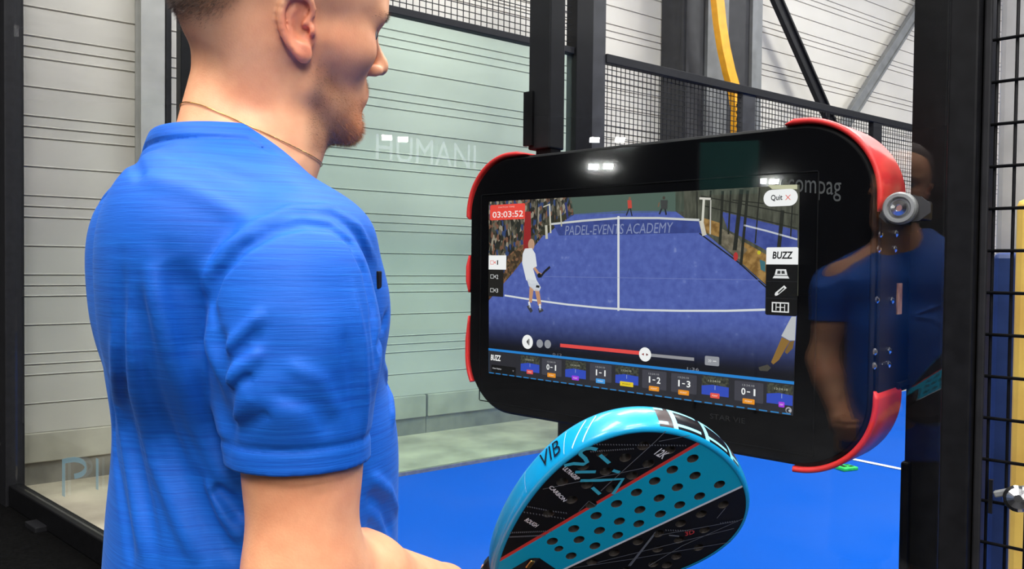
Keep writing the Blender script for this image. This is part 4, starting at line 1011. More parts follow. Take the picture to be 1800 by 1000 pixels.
# folds of the jersey: (depth, half width, way points); + sinks a valley, - raises a ridge
FOLDS_PX = [
 (.0120, .0046, [(292, 500), (280, 430), (298, 372), (350, 315), (420, 276), (480, 262), (540, 270), (582, 305), (610, 365), (626, 440), (630, 560)]),
 (-.0052, .0066, [(262, 430), (275, 380), (312, 322), (380, 264), (450, 234), (530, 234), (592, 272), (632, 345)]),
 (.0090, .0100, [(292, 480), (300, 560), (308, 660), (312, 740)]),
 (.0050, .0090, [(120, 380), (130, 480), (150, 600), (190, 720), (250, 860), (300, 1000)]),
 (.0040, .0080, [(88, 330), (85, 480), (95, 640), (130, 800), (170, 1000)]),
 (.0065, .0150, [(190, 330), (230, 430), (262, 560), (285, 640), (310, 720)]),
 (.0040, .0075, [(66, 600), (74, 760), (98, 900), (112, 1000)]),
 (.0055, .0070, [(280, 820), (320, 855), (352, 900)]),
 (.0045, .0080, [(235, 770), (285, 900), (340, 990)]),
 (-.0050, .0090, [(150, 330), (165, 440), (200, 560), (250, 690), (300, 790), (345, 840)]),
 (-.0045, .0090, [(104, 430), (120, 620), (160, 770), (210, 890), (260, 1000)]),
 (-.0035, .0080, [(75, 450), (80, 640), (112, 820), (140, 1000)]),
 (-.0040, .0080, [(260, 800), (300, 880), (350, 945)]),
 (.0030, .0060, [(108, 110), (118, 135), (132, 170)]),
 (.0022, .0100, [(150, 90), (260, 130), (380, 170), (480, 190)]),
 (-.0022, .0100, [(120, 160), (230, 190), (330, 240), (390, 262)]),
 (-.0030, .0060, [(298, 545), (335, 505), (400, 445)]), (.0030, .0055, [(300, 575), (340, 535), (390, 490)]),
 (-.0032, .0060, [(303, 615), (345, 575), (392, 530)]), (.0035, .0060, [(306, 650), (340, 600), (372, 585)]),
 (-.0032, .0060, [(312, 690), (345, 660), (375, 625)]), (.0022, .0060, [(330, 720), (370, 690), (410, 660)]),
 (-.0028, .0045, [(580, 390), (606, 520), (612, 640), (606, 740)]), (.0022, .0060, [(560, 480), (588, 600), (590, 700)]),
 (-.0020, .0080, [(430, 560), (520, 600), (560, 680)]), (.0018, .0080, [(400, 620), (500, 650), (540, 720)]),
 (.0045, .0060, [(636, 540), (646, 500), (658, 450)]), (-.0040, .0070, [(650, 560), (662, 620), (668, 700)]),
 (.0045, .0065, [(612, 840), (650, 872), (668, 930)]), (-.0045, .0065, [(618, 800), (660, 835), (678, 880)]), (.0040, .0065, [(612, 900), (640, 930), (655, 990)])]
FOLDS = None
def make_folds():
    """lay the way points on the plain shirt surface"""
    global FOLDS
    Fw = np.array([0, math.cos(math.radians(1.32)), -math.sin(math.radians(1.32))]); r0 = np.array([1., 0, 0]); u0 = np.cross(r0, Fw); rl = .011
    rr = r0 * math.cos(rl) + u0 * math.sin(rl); uu = -r0 * math.sin(rl) + u0 * math.cos(rl); c0 = np.array([0, 0, 1.42]); out = []
    for amp, w, pts in FOLDS_PX:
        q = [(x / 1.214 + 140, y / 1.214 + 176) for x, y in pts]; dn = []
        for (xa, ya), (xb, yb) in zip(q, q[1:]):
            for k in range(3): dn.append((xa + (xb - xa) * k / 3, ya + (yb - ya) * k / 3))
        dn.append(q[-1]); D_ = np.array([Fw * 1400 + rr * (x - 900) - uu * (y - 500) for x, y in dn]); D_ /= np.linalg.norm(D_, axis=1)[:, None]
        t = np.full(len(dn), .50)
        for _ in range(50): t += np.clip(sd_shirt((c0 + D_ * t[:, None]).astype(np.float32), False) * .8, -.01, .05)
        P = c0 + D_ * t[:, None]; P = P[t < 1.1]
        if len(P) > 1: out.append((amp, w, P.astype(np.float32)))
    FOLDS = out
def fold_field(P, d):
    if FOLDS is None: return 0
    res = np.zeros(len(P), dtype=np.float32); m = np.nonzero((np.abs(d) < .03) & (P[:, 1] < 1.0))[0]
    if not len(m): return res
    Q = P[m]; acc = np.zeros(len(m), dtype=np.float32)
    for amp, w, C in FOLDS:
        lo = C.min(0) - 3 * w; hi = C.max(0) + 3 * w; s = np.nonzero(((Q > lo) & (Q < hi)).all(1))[0]
        if not len(s): continue
        R = Q[s]; best = np.full(len(s), 1e9, dtype=np.float32); bt = np.zeros(len(s), dtype=np.float32); n = len(C) - 1
        for i in range(n):
            a, b = C[i], C[i + 1]; ab = b - a; t = np.clip(((R - a) @ ab) / float(ab @ ab + 1e-9), 0, 1)
            e = ((R - a - t[:, None] * ab) ** 2).sum(1); k = e < best; best[k] = e[k]; bt[k] = (i + t[k]) / n
        acc[s] += 1.35 * amp * np.exp(-best / (w * w * .62)) * np.clip(np.minimum(bt, 1 - bt) * 6, .15, 1)
    res[m] = acc
    return res
def sd_shirt(P, detail=True):
    T = W2T(P)
    d = loft(T, SH_TAB, 2.2)
    Ts = T.copy(); Ts[:, 1] = np.abs(Ts[:, 1])
    d = smin(d, cap(Ts, (-.022, .02, 1.522), (-.002, .160, 1.438), .036, .044), .045)
    d = smin(d, ell(Ts, (-.072, .105, 1.455), (.040, .060, .040)), .04)
    d = smin(d, ell(Ts, (.036, .120, 1.445), (.050, .055, .036)), .04)
    d = smin(d, ell(Ts, (-.078, .100, 1.405), (.056, .072, .10)), .05)            # shoulder blades
    d = smin(d, ell(Ts, (.050, .080, 1.375), (.060, .075, .07)), .045)               # chest
    base_ = d
    # sleeves, set in with a crease
    for S, E, sg in ((R_SH, R_EL, -1), (L_SH, L_EL, 1)):
        S3 = np.array(S); E3 = np.array(E)
        t = (S3[2] - SLV_END) / (S3[2] - E3[2]); en = S3 + (E3 - S3) * (t + .12)
        sl = smin(cap(P, tuple(S3 + [0, 0, -.008]), tuple(en), .0600, .0570), ell(P, tuple(S3 + (E3 - S3) * .25), (.066, .066, .08)), .03)
        if detail and sg < 0:
            ang = np.arctan2(P[:, 1] - S3[1], P[:, 0] - S3[0])
            w = np.clip((S3[2] - .02 - P[:, 2]) / .06, 0, 1) * np.clip((P[:, 2] - SLV_END - .01) / .04, 0, 1)
            sl = sl - w * (.0042 * np.sin(ang * 3 + P[:, 2] * 62) * (np.cos(ang + 2.6) * .5 + .5) + .0012 * np.sin(ang * 7 - P[:, 2] * 40))
            sl = sl + .0020 * np.exp(-((P[:, 2] - SLV_END - .020) / .0028) ** 2)
        sl = np.maximum(sl, SLV_END - P[:, 2])
        hole = cap(P, tuple(S3 + (E3 - S3) * .35), E, .0485, .0490)
        sl = np.maximum(sl, -np.maximum(hole, P[:, 2] - SLV_END - .03))
        d = smin(d, sl, .007)
    if detail: d = d + fold_field(P, d)
    # neck opening with a rib collar
    ax0 = (-.052, 0, 1.44); ax1 = (.0, 0, 1.60)
    nk = cap(T, (-.034, .004, 1.45), (.002, .026, 1.61), .0605, .0605)
    nk = smin(nk, cap(T, (.015, .006, 1.47), (.06, .02, 1.57), .054, .066), .03)
    lim = (T[:, 2] - 1.547) + .75 * np.maximum(T[:, 0] + .018, 0) + .55 * np.maximum(T[:, 1] - .005, 0)
    d = smin(d, np.maximum(nk - .0065, np.abs(T[:, 2] - 1.50) - .07), .014)       # standing rib band
    d = smax(d, lim, .004)
    d = smax(d, -np.maximum(nk, 1.45 - T[:, 2]), .004)
    d = d + .0032 * np.exp(-((lim + .018) / .0026) ** 2) * np.clip((.004 - T[:, 0]) / .012, 0, 1)      # seam under the collar band
    d = np.maximum(d, .875 - T[:, 2])
    return d
def axis_steps(bounds):
    """piecewise grid spacing: [(start, step), ..., (end, None)]"""
    v = []
    for (a, s), (b, _) in zip(bounds, bounds[1:]):
        n = max(1, int(round((b - a) / s))); v += list(np.linspace(a, b, n, endpoint=False))
    v.append(bounds[-1][0]); return np.array(v, dtype=np.float32)
# ---------------- padel racket ----------------
rk = bpy.data.objects.new('padel_racket', None); COL.objects.link(rk); rk.empty_display_size = .1
rk.matrix_world = Matrix([[*map(float, RK_M[i]), float(RK_O[i])] for i in range(3)] + [[0, 0, 0, 1]])
tag(rk, 'cyan and black padel racket with round holes in the man\'s right hand', 'racket')
RA, RB_, RT = .1563, .130, .39
def rpt(t, o=0.):
    f = lambda t: np.array([RA * math.cos(t), RB_ * math.sin(t) * (1 + RT * math.cos(t))])
    p = f(t); d = f(t + 1e-3) - f(t - 1e-3); d /= np.linalg.norm(d); return p + o * np.array([d[1], -d[0]])
def rxy(px, py, z=0.):
    """picture point -> coordinates in the racket's face plane"""
    n_ = RK_M[:, 2].astype(float); P0 = RK_O.astype(float) + n_ * z; d = ray(px, py); t = ((P0 - CAM) @ n_) / (d @ n_); P = CAM + t * d - RK_O
    return float(P @ RK_M[:, 0]), float(P @ RK_M[:, 1])
TH = .034
cy_m = noisy(new_mat('cyan_lacquer', (.003, .30, .56), .34, Coat_Weight=.25), (.003, .30, .56), .06, 30)
bl_m = new_mat('black_lacquer', (.006, .006, .008), .25)
lc_m = new_mat('pale_cyan_lines', (.30, .78, .92), .3)
DEGHI = math.degrees(min((math.pi * i / 360 for i in range(720)), key=lambda t: sum((np.array(rxy(1158, 722, -TH / 2)) - rpt(t)) ** 2)))
if DEGHI > 180: DEGHI -= 360
NS = 360; sec = [(-.004, 0.)] + [(.0035 * math.sin(math.pi * k / 10) ** .6 if 0 < k < 10 else -.001, -TH * k / 10) for k in range(11)] + [(-.004, -TH)]
b = MB(); vs = []
for i in range(NS):
    t = 2 * math.pi * i / NS
    for o, z in sec:
        p = rpt(t, o); vs.append((p[0], p[1], z + (.0006 if z == 0 and o > -.003 else 0)))
s_ = len(sec)
for i in range(NS):
    t = 2 * math.pi * i / NS
    for j in range(s_ - 1):
        mi = 0; k = j - 1
        deg = math.degrees(t)
        if -8 < (deg + 180) % 360 - 180 < DEGHI and 1 <= k <= 8:
            seg = (deg + 2) % 15
            mi = 3 if deg > DEGHI - 7 else 1
            if seg < 1.2 or (k in (2, 8) and seg > 3): mi = 2
        if 190 < deg < 330 and k >= 5: mi = 1
        b.add([], [])
        b.f.append((i * s_ + j, ((i + 1) % NS) * s_ + j, ((i + 1) % NS) * s_ + j + 1, i * s_ + j + 1)); b.m.append(mi); b.s.append(True)
b.v = [tuple(map(float, v_)) for v_ in vs]
b.build('frame_rim', [cy_m, bl_m, lc_m, new_mat('brown_grey_print', (.06, .045, .045), .3)], rk)
# perforated face: outline and holes in one filled shape
holes_px = [(1218, 806.5), (1182, 826), (1222, 836.5), (1151, 846), (1191, 857), (1265, 852), (1119, 866), (1159, 876), (1230, 872.5), (1084, 886), (1195, 888), (1125, 896.5), (1161, 904), (1048, 907), (1089, 916.6), (1123, 921), (1008.6, 930), (1054, 933), (1086, 941.5), (971, 952), (1018, 949), (982.5, 965), (1046, 960), (1004, 977.5)]
dark_px = [(970, 280), (1125, 305), (865, 350), (1000, 385), (730, 325), (618, 400), (905, 455), (750, 430), (495, 492), (640, 508), (785, 530), (550, 597), (665, 625), (415, 678), (1440, 625), (1310, 680), (1520, 725), (1190, 735), (1330, 772), (1060, 795), (1445, 810), (1180, 832), (940, 842), (1295, 876), (1055, 885), (1165, 928), (800, 907), (670, 962), (1030, 972)]
holes = [(rxy(*p), .0064) for p in holes_px] + [(rxy(840 + x / 3.334, 700 + y / 3.334), .0064) for x, y in dark_px]
holes = [(h, r_ * (1 if h[0] > -.06 else .82)) for h, r_ in holes]
# the rest of the pattern, below the picture edge, mirrored about the axis
ex = []
for (h, r_) in holes:
    m_ = (h[0], -h[1])
    if all((m_[0] - g_[0][0]) ** 2 + (m_[1] - g_[0][1]) ** 2 > .017 ** 2 for g_ in holes + ex) and h[1] > .03: ex.append((m_, r_))
holes += ex
cu = bpy.data.curves.new('face', 'CURVE'); cu.dimensions = '2D'; cu.fill_mode = 'BOTH'; cu.extrude = TH / 2 - .0008; cu.resolution_u = 1
def spl(pts):
    sp_ = cu.splines.new('POLY'); sp_.points.add(len(pts) - 1)
    for q_, p in zip(sp_.points, pts): q_.co = (p[0], p[1], 0, 1)
    sp_.use_cyclic_u = True
spl([rpt(2 * math.pi * i / 160, -.0035) for i in range(160)])
for (x, y), r_ in holes:
    lim_ = (x / (RA - .012)) ** 2 + (y / ((RB_ - .012) * (1 + RT * max(-.8, x / RA)))) ** 2
    if lim_ < 1: spl([(x + r_ * math.cos(2 * math.pi * k / 22), y + r_ * math.sin(2 * math.pi * k / 22)) for k in range(22)])
ob = bpy.data.objects.new('tmp', cu); COL.objects.link(ob)
me = bpy.data.meshes.new_from_object(ob.evaluated_get(bpy.context.evaluated_depsgraph_get())); bpy.data.objects.remove(ob)
me.transform(Matrix.Translation((0, 0, -TH / 2 + .0003))); me.name = 'face'
fo = bpy.data.objects.new('perforated_face', me); COL.objects.link(fo); fo.parent = rk
fmt = new_mat('racket_face_print', (.004, .22, .36), .45, spec=.25); nt = fmt.node_tree; pb = nt.nodes['Principled BSDF']
tc = N(fmt, 'ShaderNodeTexCoord'); sx = N(fmt, 'ShaderNodeSeparateXYZ'); L(fmt, tc.outputs['Object'], sx.inputs[0])
def linefn(p, q):
    a = rxy(*p); c = rxy(*q); m_ = (c[1] - a[1]) / (c[0] - a[0]); return m_, a[1] - m_ * a[0]
def dist_node(m_, c_):
    ml = N(fmt, 'ShaderNodeMath', operation='MULTIPLY_ADD'); L(fmt, sx.outputs['X'], ml.inputs[0]); ml.inputs[1].default_value = -m_; ml.inputs[2].default_value = -c_
    ad = N(fmt, 'ShaderNodeMath', operation='ADD'); L(fmt, sx.outputs['Y'], ad.inputs[0]); L(fmt, ml.outputs[0], ad.inputs[1]); return ad.outputs[0]
def gt(sock, v):
    g_ = N(fmt, 'ShaderNodeMath', operation='GREATER_THAN'); L(fmt, sock, g_.inputs[0]); g_.inputs[1].default_value = v; return g_.outputs[0]
def mixc(fac, a_, c_):
    m_ = N(fmt, 'ShaderNodeMix', data_type='RGBA'); L(fmt, fac, m_.inputs[0])
    if isinstance(a_, tuple): m_.inputs[6].default_value = (*a_, 1)
    else: L(fmt, a_, m_.inputs[6])
    if isinstance(c_, tuple): m_.inputs[7].default_value = (*c_, 1)
    else: L(fmt, c_, m_.inputs[7])
    return m_.outputs[2]
d1_ = dist_node(*linefn((978, 928), (1237, 776))); d2_ = dist_node(*linefn((993, 1000), (1309, 853)))
BK = (.006, .006, .007); TEAL = (.003, .40, .62)
# below: black | white line | teal | red line | black (y grows towards the top-left edge in the picture)
c_ = mixc(gt(d2_, -.0022), BK, (.72, .76, .80)); c_ = mixc(gt(d2_, .0012), c_, TEAL); c_ = mixc(gt(d1_, -.0012), c_, (.70, .05, .04)); c_ = mixc(gt(d1_, .0036), c_, BK)
L(fmt, c_, pb.inputs['Base Color'])
me.materials.clear(); me.materials.append(fmt); me.materials.append(new_mat('hole_wall', (.045, .038, .034), .5))
for p_ in me.polygons: p_.material_index = 1 if abs(p_.normal.z) < .5 else 0
# printing on the face
wt = new_mat('white_print', (.9, .9, .92), .4); gy = new_mat('grey_print_line', (.16, .17, .19), .4); tl = new_mat('dull_cyan_print', (.05, .48, .66), .4); rd = new_mat('red_print', (.55, .04, .04), .4)
pr = MB(); zp = .0003 + .0002 - .0008 + .0008
def pst(pts, w_, mi, z=.0006):
    pts = [np.array(rxy(840 + x / 3.334, 700 + y / 3.334)) for x, y in pts]; vs = []
    for i, p in enumerate(pts):
        t = pts[min(i + 1, len(pts) - 1)] - pts[max(i - 1, 0)]; t /= np.linalg.norm(t); nn = np.array([-t[1], t[0]]) * w_ / 2; vs += [(*(p - nn), z), (*(p + nn), z)]
    pr.add(vs, [(2 * i, 2 * i + 1, 2 * i + 3, 2 * i + 2) for i in range(len(pts) - 1)], mi)
pst([(505, 392), (560, 380), (620, 384), (640, 372), (628, 350), (600, 325), (603, 308), (630, 294), (665, 290), (698, 298)], .0046, 2); pst([(715, 330), (770, 378)], .0042, 2)
pst([(570, 430), (690, 428)], .0042, 2); pst([(790, 420), (830, 432)], .004, 2); pst([(600, 480), (720, 478), (850, 470), (790, 560)], .0042, 2); pst([(670, 520), (715, 560)], .004, 2)
for a_, n_, q_ in (((680, 268), 34, (1230, 275)), ((190, 785), 22, (440, 775)), ((185, 810), 26, (400, 800)), ((290, 632), 9, (410, 655)), ((440, 660), 6, (530, 672)), ((270, 665), 14, (520, 705)), ((1100, 770), 12, (1270, 775)), ((1420, 730), 8, (1530, 715)), ((1120, 800), 10, (1180, 806)), ((660, 310), 20, (920, 292))):
    for k in range(n_):
        x = a_[0] + (q_[0] - a_[0]) * k / n_; y = a_[1] + (q_[1] - a_[1]) * k / n_; pst([(x, y - 4), (x + 4, y + 4)], .0010, 1)
for l_ in ([(1100, 190), (1040, 250), (720, 540)], [(380, 530), (620, 480), (1000, 400)], [(590, 660), (650, 600), (690, 625)], [(1060, 250), (1240, 215)], [(1000, 980), (1200, 860), (1560, 700)], [(560, 990), (900, 940), (1480, 840)], [(880, 980), (1040, 780)], [(1400, 700), (1450, 640)], [(700, 960), (1100, 860), (1500, 760)], [(1060, 800), (1500, 720)]): pst(l_, .0009, 1)
pst([(890, 980), (1030, 800)], .0022, 1)
def ptext(t_, c0, c1, h_, mi, bold=.02):
    a_, f_ = text_fit(t_, 0, bold); A_ = np.array(rxy(840 + c0[0] / 3.334, 700 + c0[1] / 3.334)); B_ = np.array(rxy(840 + c1[0] / 3.334, 700 + c1[1] / 3.334)); D_ = B_ - A_; Nn_ = np.array([-D_[1], D_[0]]) / np.linalg.norm(D_) * h_
    pr.add([(*(A_ + D_ * x + Nn_ * y), .0006) for x, y in a_], f_, mi)
ptext('ULTRAGRIP', (492, 412), (575, 480), .0055, 0); ptext('CARBON', (412, 520), (500, 605), .0050, 0); ptext('12K', (1030, 325), (1080, 355), .011, 0); ptext('ROUGH', (270, 715), (335, 755), .0060, 0)
ptext('3D', (1215, 805), (1270, 790), .008, 3)
pr.build('face_print', [wt, gy, tl, rd], fo)
# small brand letters on the rim
def rim_t(px, py):
    best = min(range(720), key=lambda i: sum((np.array(rxy(px, py, -TH / 2)) - rpt(math.pi * i / 360)) ** 2)); return math.pi * best / 360
a_, f_ = text_fit('VIB', .1)
t0_, t1_ = rim_t(946, 810), rim_t(982, 782); b = MB()
vs = []
for x, y in a_:
    t_ = t0_ + (t1_ - t0_) * x; z_ = -.008 - y * .018; o_ = .0035 * math.sin(math.pi * -z_ / TH) ** .6 + .0015; p = rpt(t_, o_); vs.append((p[0], p[1], z_))
b.add(vs, f_); b.build('rim_lettering', bl_m, rk)
lil_ = new_mat('lilac_print', (.45, .62, .85), .3)
for (ax_, ay_), (bx_, by_) in (((1005, 775), (1030, 745)), ((1025, 768), (1050, 742)), ((925, 850), (950, 850)), ((985, 780), (1000, 775))):
    ta, tb = rim_t(ax_, ay_), rim_t(bx_, by_); b = MB()
    for k in range(10):
        q = []
        for u_, v_ in ((k, 0), (k + 1, 0), (k + 1, 1), (k, 1)):
            t_ = ta + (tb - ta) * u_ / 10; z_ = -.004 - .024 * u_ / 10 - .002 * v_; p = rpt(t_, .0035 * math.sin(math.pi * -z_ / TH) ** .6 + .0004); q.append((p[0], p[1], z_))
        b.add(q, [(0, 1, 2, 3)], 0)
    b.build('rim_stripe', lil_, rk)
# throat, grip and butt
b = MB()
b.box((-.122, .004, -TH / 2), (.080, .060, TH + .006), bev=.012); b.box((-.150, .002, -TH / 2), (.05, .044, TH + .004), bev=.010)
b.build('throat_guard', bl_m, rk)
b = MB(); b.box((-.097, .026, .0036), (.014, .006, .002), axes=((.9, .43, 0), (-.43, .9, 0), (0, 0, 1)), bev=.001); b.build('gold_emblem', new_mat('gold', (.75, .45, .15), .3, 1), rk)
b = MB(); b.tube([(-.150, 0, -TH / 2), (-.160, 0, -TH / 2), (-.27, 0, -TH / 2), (-.278, 0, -TH / 2), (-.286, 0, -TH / 2)], [.015, .0165, .0165, .0185, .017], 14)
for i in range(16): b.tube([(-.160 - .007 * i, .0165 * math.cos(a), -TH / 2 + .0165 * math.sin(a)) for a in [2 * math.pi * k / 12 for k in range(13)]], .0011, 5)
b.build('grip', noisy(new_mat('black_grip_tape', (.015, .015, .017), .75), (.015, .015, .017), .3, 200, bump=.3), rk)
# ---------------- the man ----------------
man = empty('person', (float(MAN[0]), float(MAN[1]), 0), TYAW, label='man in a blue short-sleeved T-shirt seen from behind right, watching the screen', cat='person')
INV = np.array(man.matrix_basis.inverted())
def man_mesh(name, v, f, mats, smooth=True, **kw):
    vv = (np.asarray(v) - MAN) @ TM
    me = bpy.data.meshes.new(name); me.from_pydata(vv.tolist(), [], np.asarray(f).tolist())
    for m in (mats if isinstance(mats, list) else [mats]): me.materials.append(m)
    if smooth: me.polygons.foreach_set('use_smooth', [True] * len(me.polygons))
    o = bpy.data.objects.new(name, me); COL.objects.link(o); o.parent = man; return tag(o, **kw)
def relax(v, f, it=2, lam=.5):
    v = v.copy(); e = np.concatenate([f[:, [0, 1]], f[:, [1, 2]], f[:, [2, 3]], f[:, [3, 0]]])
    for _ in range(it):
        s = np.zeros_like(v); c = np.zeros(len(v))
        for a, b_ in ((0, 1), (1, 0)): np.add.at(s, e[:, a], v[e[:, b_]]); np.add.at(c, e[:, a], 1)
        v += lam * (s / np.maximum(c, 1)[:, None] - v)
    return v
def sstep(x, a, b_): t = np.clip((x - a) / (b_ - a), 0, 1); return t * t * (3 - 2 * t)
q_ = QUAL
xs = axis_steps([(-.62, .007), (-.36, .0032 * q_), (-.235, .0017 * q_), (-.165, .0032 * q_), (-.08, .0034 * q_), (.16, .006), (.20, None)])
ys = axis_steps([(.42, .006), (.55, .0032 * q_), (.735, .0018 * q_), (.79, .0032 * q_), (1.0, .006), (1.25, None)])
zs = axis_steps([(-.005, .014), (.80, .007), (.98, .0026 * q_), (1.10, .0055), (1.50, .0024 * q_), (1.60, .0017 * q_), (1.71, .0024 * q_), (1.78, .004), (1.82, None)])
bv, bf = surface_nets(sd_skin, xs, ys, zs)
bv = relax(bv, bf, 2, .3)
H = W2H(bv.astype(np.float32)); near = np.linalg.norm(H - V3(0, 0, 0), axis=1) < .16
ay = np.abs(H[:, 1])
# pigment of the skin and close-shaven hair (the person's own colouring)
def beard_mask(H):
    ay = np.abs(H[:, 1]); x, z = H[:, 0], H[:, 2]
    cheek = -.020 - .62 * np.clip(x - .010, 0, 1) + .35 * np.clip(x - .070, 0, 1)          # upper edge of the beard falls towards the mouth
    m = sstep(cheek - z, -.006, .024) * sstep(x, -.006, .016) * sstep(z, -.132, -.118)
    side = sstep(x, -.002, .008) * sstep(-x, -.032, -.018) * sstep(z, -.04, -.02) * sstep(-z, -.050, -.02) * sstep(ay, .05, .06)
    mus = sstep(x, .082, .090) * sstep(z, -.063, -.058) * sstep(-z, .040, .046) * sstep(-ay, -.032, -.024)
    lips = sstep(x, .080, .086) * sstep(z, -.0800, -.0770) * sstep(-z, .056, .060) * sstep(-ay, -.026, -.020)
    return np.clip(np.maximum(m, mus) * (1 - lips), 0, 1), side * .5
HAIR_LINE = lambda H: .062 + .030 * sstep(H[:, 0], .0, .06) - .046 * sstep(-H[:, 0], .045, .095)
base = np.array([.80, .395, .215])
# the ear's folds are smoothed a little more than the rest
em_ = near & (np.linalg.norm((H[:, [0, 2]] - np.array([EAR_C[0], EAR_C[2]])) / np.array([.028, .040]), axis=1) < 1) & (ay > .070)
for _ in range(2):
    r2 = relax(bv, bf, 1, .45); bv[em_] = r2[em_]
col = np.tile(base, (len(bv), 1))
bm_, sd_ = beard_mask(H); bm_ = bm_ * near; sd_ = sd_ * near
red = np.exp(-((H[:, 0] - .04) / .04) ** 2 - ((H[:, 2] + .01) / .035) ** 2) * (H[:, 0] > -.02) * near
ear = near * (1 - sstep(np.linalg.norm((H[:, [0, 2]] - np.array([EAR_C[0] - .003, EAR_C[2]])) / np.array([.024, .038]), axis=1), .70, 1.0)) * sstep(ay, .070, .078)
col = col * (1 - .55 * ear[:, None] * np.array([0.05, .42, .35])) * (1 - .4 * red[:, None] * np.array([.04, .38, .36]))
fade = near * sstep(H[:, 2] - HAIR_LINE(H), -.085, .0) * sstep(-H[:, 0], -.060, -.030) * (1 - ear)
front_ok = 1 - sstep(H[:, 0], .045, .07)
col = col * (1 - (.62 * fade * front_ok)[:, None]) + (.62 * fade * front_ok)[:, None] * np.array([.17, .105, .075])
ging = np.array([.46, .15, .045]); brn = np.array([.20, .09, .05])
gb_ = sstep(H[:, 0], .045, .075)[:, None]
bc = ging * gb_ + brn * (1 - gb_)
am = (.46 * bm_)[:, None]; col = col * (1 - am) + bc * am
am = (.30 * sd_)[:, None]; col = col * (1 - am) + brn * am
lipc = near * sstep(H[:, 0], .080, .086) * sstep(H[:, 2], -.080, -.076) * sstep(-H[:, 2], .056, .060) * sstep(-ay, -.022, -.016)
col = col * (1 - .5 * lipc[:, None]) + .5 * lipc[:, None] * np.array([.55, .2, .17])
skm = new_mat('skin', tuple(base), .48, spec=.4); nt = skm.node_tree; pb = nt.nodes['Principled BSDF']
at_ = N(skm, 'ShaderNodeAttribute', attribute_name='pigment'); tc = N(skm, 'ShaderNodeTexCoord')
n1 = N(skm, 'ShaderNodeTexNoise', Scale=45, Detail=6); L(skm, tc.outputs['Object'], n1.inputs['Vector'])
n0 = N(skm, 'ShaderNodeTexNoise', Scale=11, Detail=3); L(skm, tc.outputs['Object'], n0.inputs['Vector'])
cr = N(skm, 'ShaderNodeValToRGB'); cr.color_ramp.elements[0].position = .3; cr.color_ramp.elements[1].position = .7; cr.color_ramp.elements[0].color = (.93, .86, .84, 1); cr.color_ramp.elements[1].color = (1.05, 1.06, 1.06, 1)
L(skm, n1.outputs['Fac'], cr.inputs[0])
cr0 = N(skm, 'ShaderNodeValToRGB'); cr0.color_ramp.elements[0].position = .35; cr0.color_ramp.elements[1].position = .65; cr0.color_ramp.elements[0].color = (1, .90, .88, 1); cr0.color_ramp.elements[1].color = (1, 1.04, 1.04, 1)
L(skm, n0.outputs['Fac'], cr0.inputs[0])
m1 = N(skm, 'ShaderNodeMix', data_type='RGBA', blend_type='MULTIPLY'); m1.inputs[0].default_value = 1; L(skm, at_.outputs['Color'], m1.inputs[6]); L(skm, cr.outputs[0], m1.inputs[7])
m2 = N(skm, 'ShaderNodeMix', data_type='RGBA', blend_type='MULTIPLY'); m2.inputs[0].default_value = 1; L(skm, m1.outputs[2], m2.inputs[6]); L(skm, cr0.outputs[0], m2.inputs[7])
L(skm, m2.outputs[2], pb.inputs['Base Color'])
pb.inputs['Subsurface Weight'].default_value = .12; pb.inputs['Subsurface Radius'].default_value = (.012, .005, .003); pb.inputs['Subsurface Scale'].default_value = .6
bp = N(skm, 'ShaderNodeBump', Strength=.18, Distance=.0012); n3 = N(skm, 'ShaderNodeTexNoise', Scale=520, Detail=3); L(skm, tc.outputs['Object'], n3.inputs['Vector']); L(skm, n3.outputs['Fac'], bp.inputs['Height']); L(skm, bp.outputs[0], pb.inputs['Normal'])
body = man_mesh('body', bv, bf, skm)
ca = body.data.color_attributes.new('pigment', 'FLOAT_COLOR', 'POINT'); ca.data.foreach_set('color', np.concatenate([np.clip(col, 0, 1), np.ones((len(bv), 1))], 1).astype(np.float32).ravel())
# eyes, just visible past the cheekbone
for s_ in (-1, 1):
    c = h2w((.0785, .0325 * s_, .008)); ax_ = np.array(h2w((1, 0, -.25))) - np.array(h2w((0, 0, 0)))
    b = MB(); b.lathe([(.0113 * math.sin(a), .0113 * math.cos(a)) for a in [math.pi * k / 14 for k in range(1, 14)]], (np.array(c) - MAN) @ TM, ax_ @ TM, 20)
    b.lathe([(.0055, .0106), (.004, .0115), (.001, .0121)], (np.array(c) - MAN) @ TM, ax_ @ TM, 16, 1)
    b.build('eye', [new_mat('eye_white', (.42, .38, .36), .15), new_mat('iris', (.05, .10, .14), .1)], man)
# hair: short dark crop on top, plus stubble strands of the beard and brows
def strands(pts, nrm, ln, wd, droop, parent_name, mats, mi, jitter=.35):
    k = len(pts); d = nrm + rng.normal(0, jitter, (k, 3)) + np.asarray(droop)
    d /= np.linalg.norm(d, axis=1)[:, None]; sd = np.cross(d, rng.normal(0, 1, (k, 3))); sd /= np.linalg.norm(sd, axis=1)[:, None]
    l_ = (ln * (.6 + .8 * rng.random(k)))[:, None]; w_ = wd
    a = pts - nrm * .0006 - sd * w_; b_ = pts - nrm * .0006 + sd * w_; c = pts + d * l_
    v = np.stack([a, b_, c], 1).reshape(-1, 3); f = np.arange(3 * k).reshape(-1, 3)
    return v, f
me_ = body.data; nv = np.zeros(len(bv) * 3, dtype=np.float32); me_.vertex_normals.foreach_get('vector', nv); nv = nv.reshape(-1, 3) @ TM.T
Hn = nv @ HM
p_ = bm_ ** 2.0; idx = rng.choice(len(bv), 16000, p=p_ / p_.sum())
pts = bv[idx] + rng.normal(0, .0010, (len(idx), 3))
dr = np.array(h2w((.35, 0, -.8))) - np.array(h2w((0, 0, 0)))
ln = .0014 + .0030 * sstep(H[idx, 0], .03, .08) * sstep(-H[idx, 2], .06, .10)
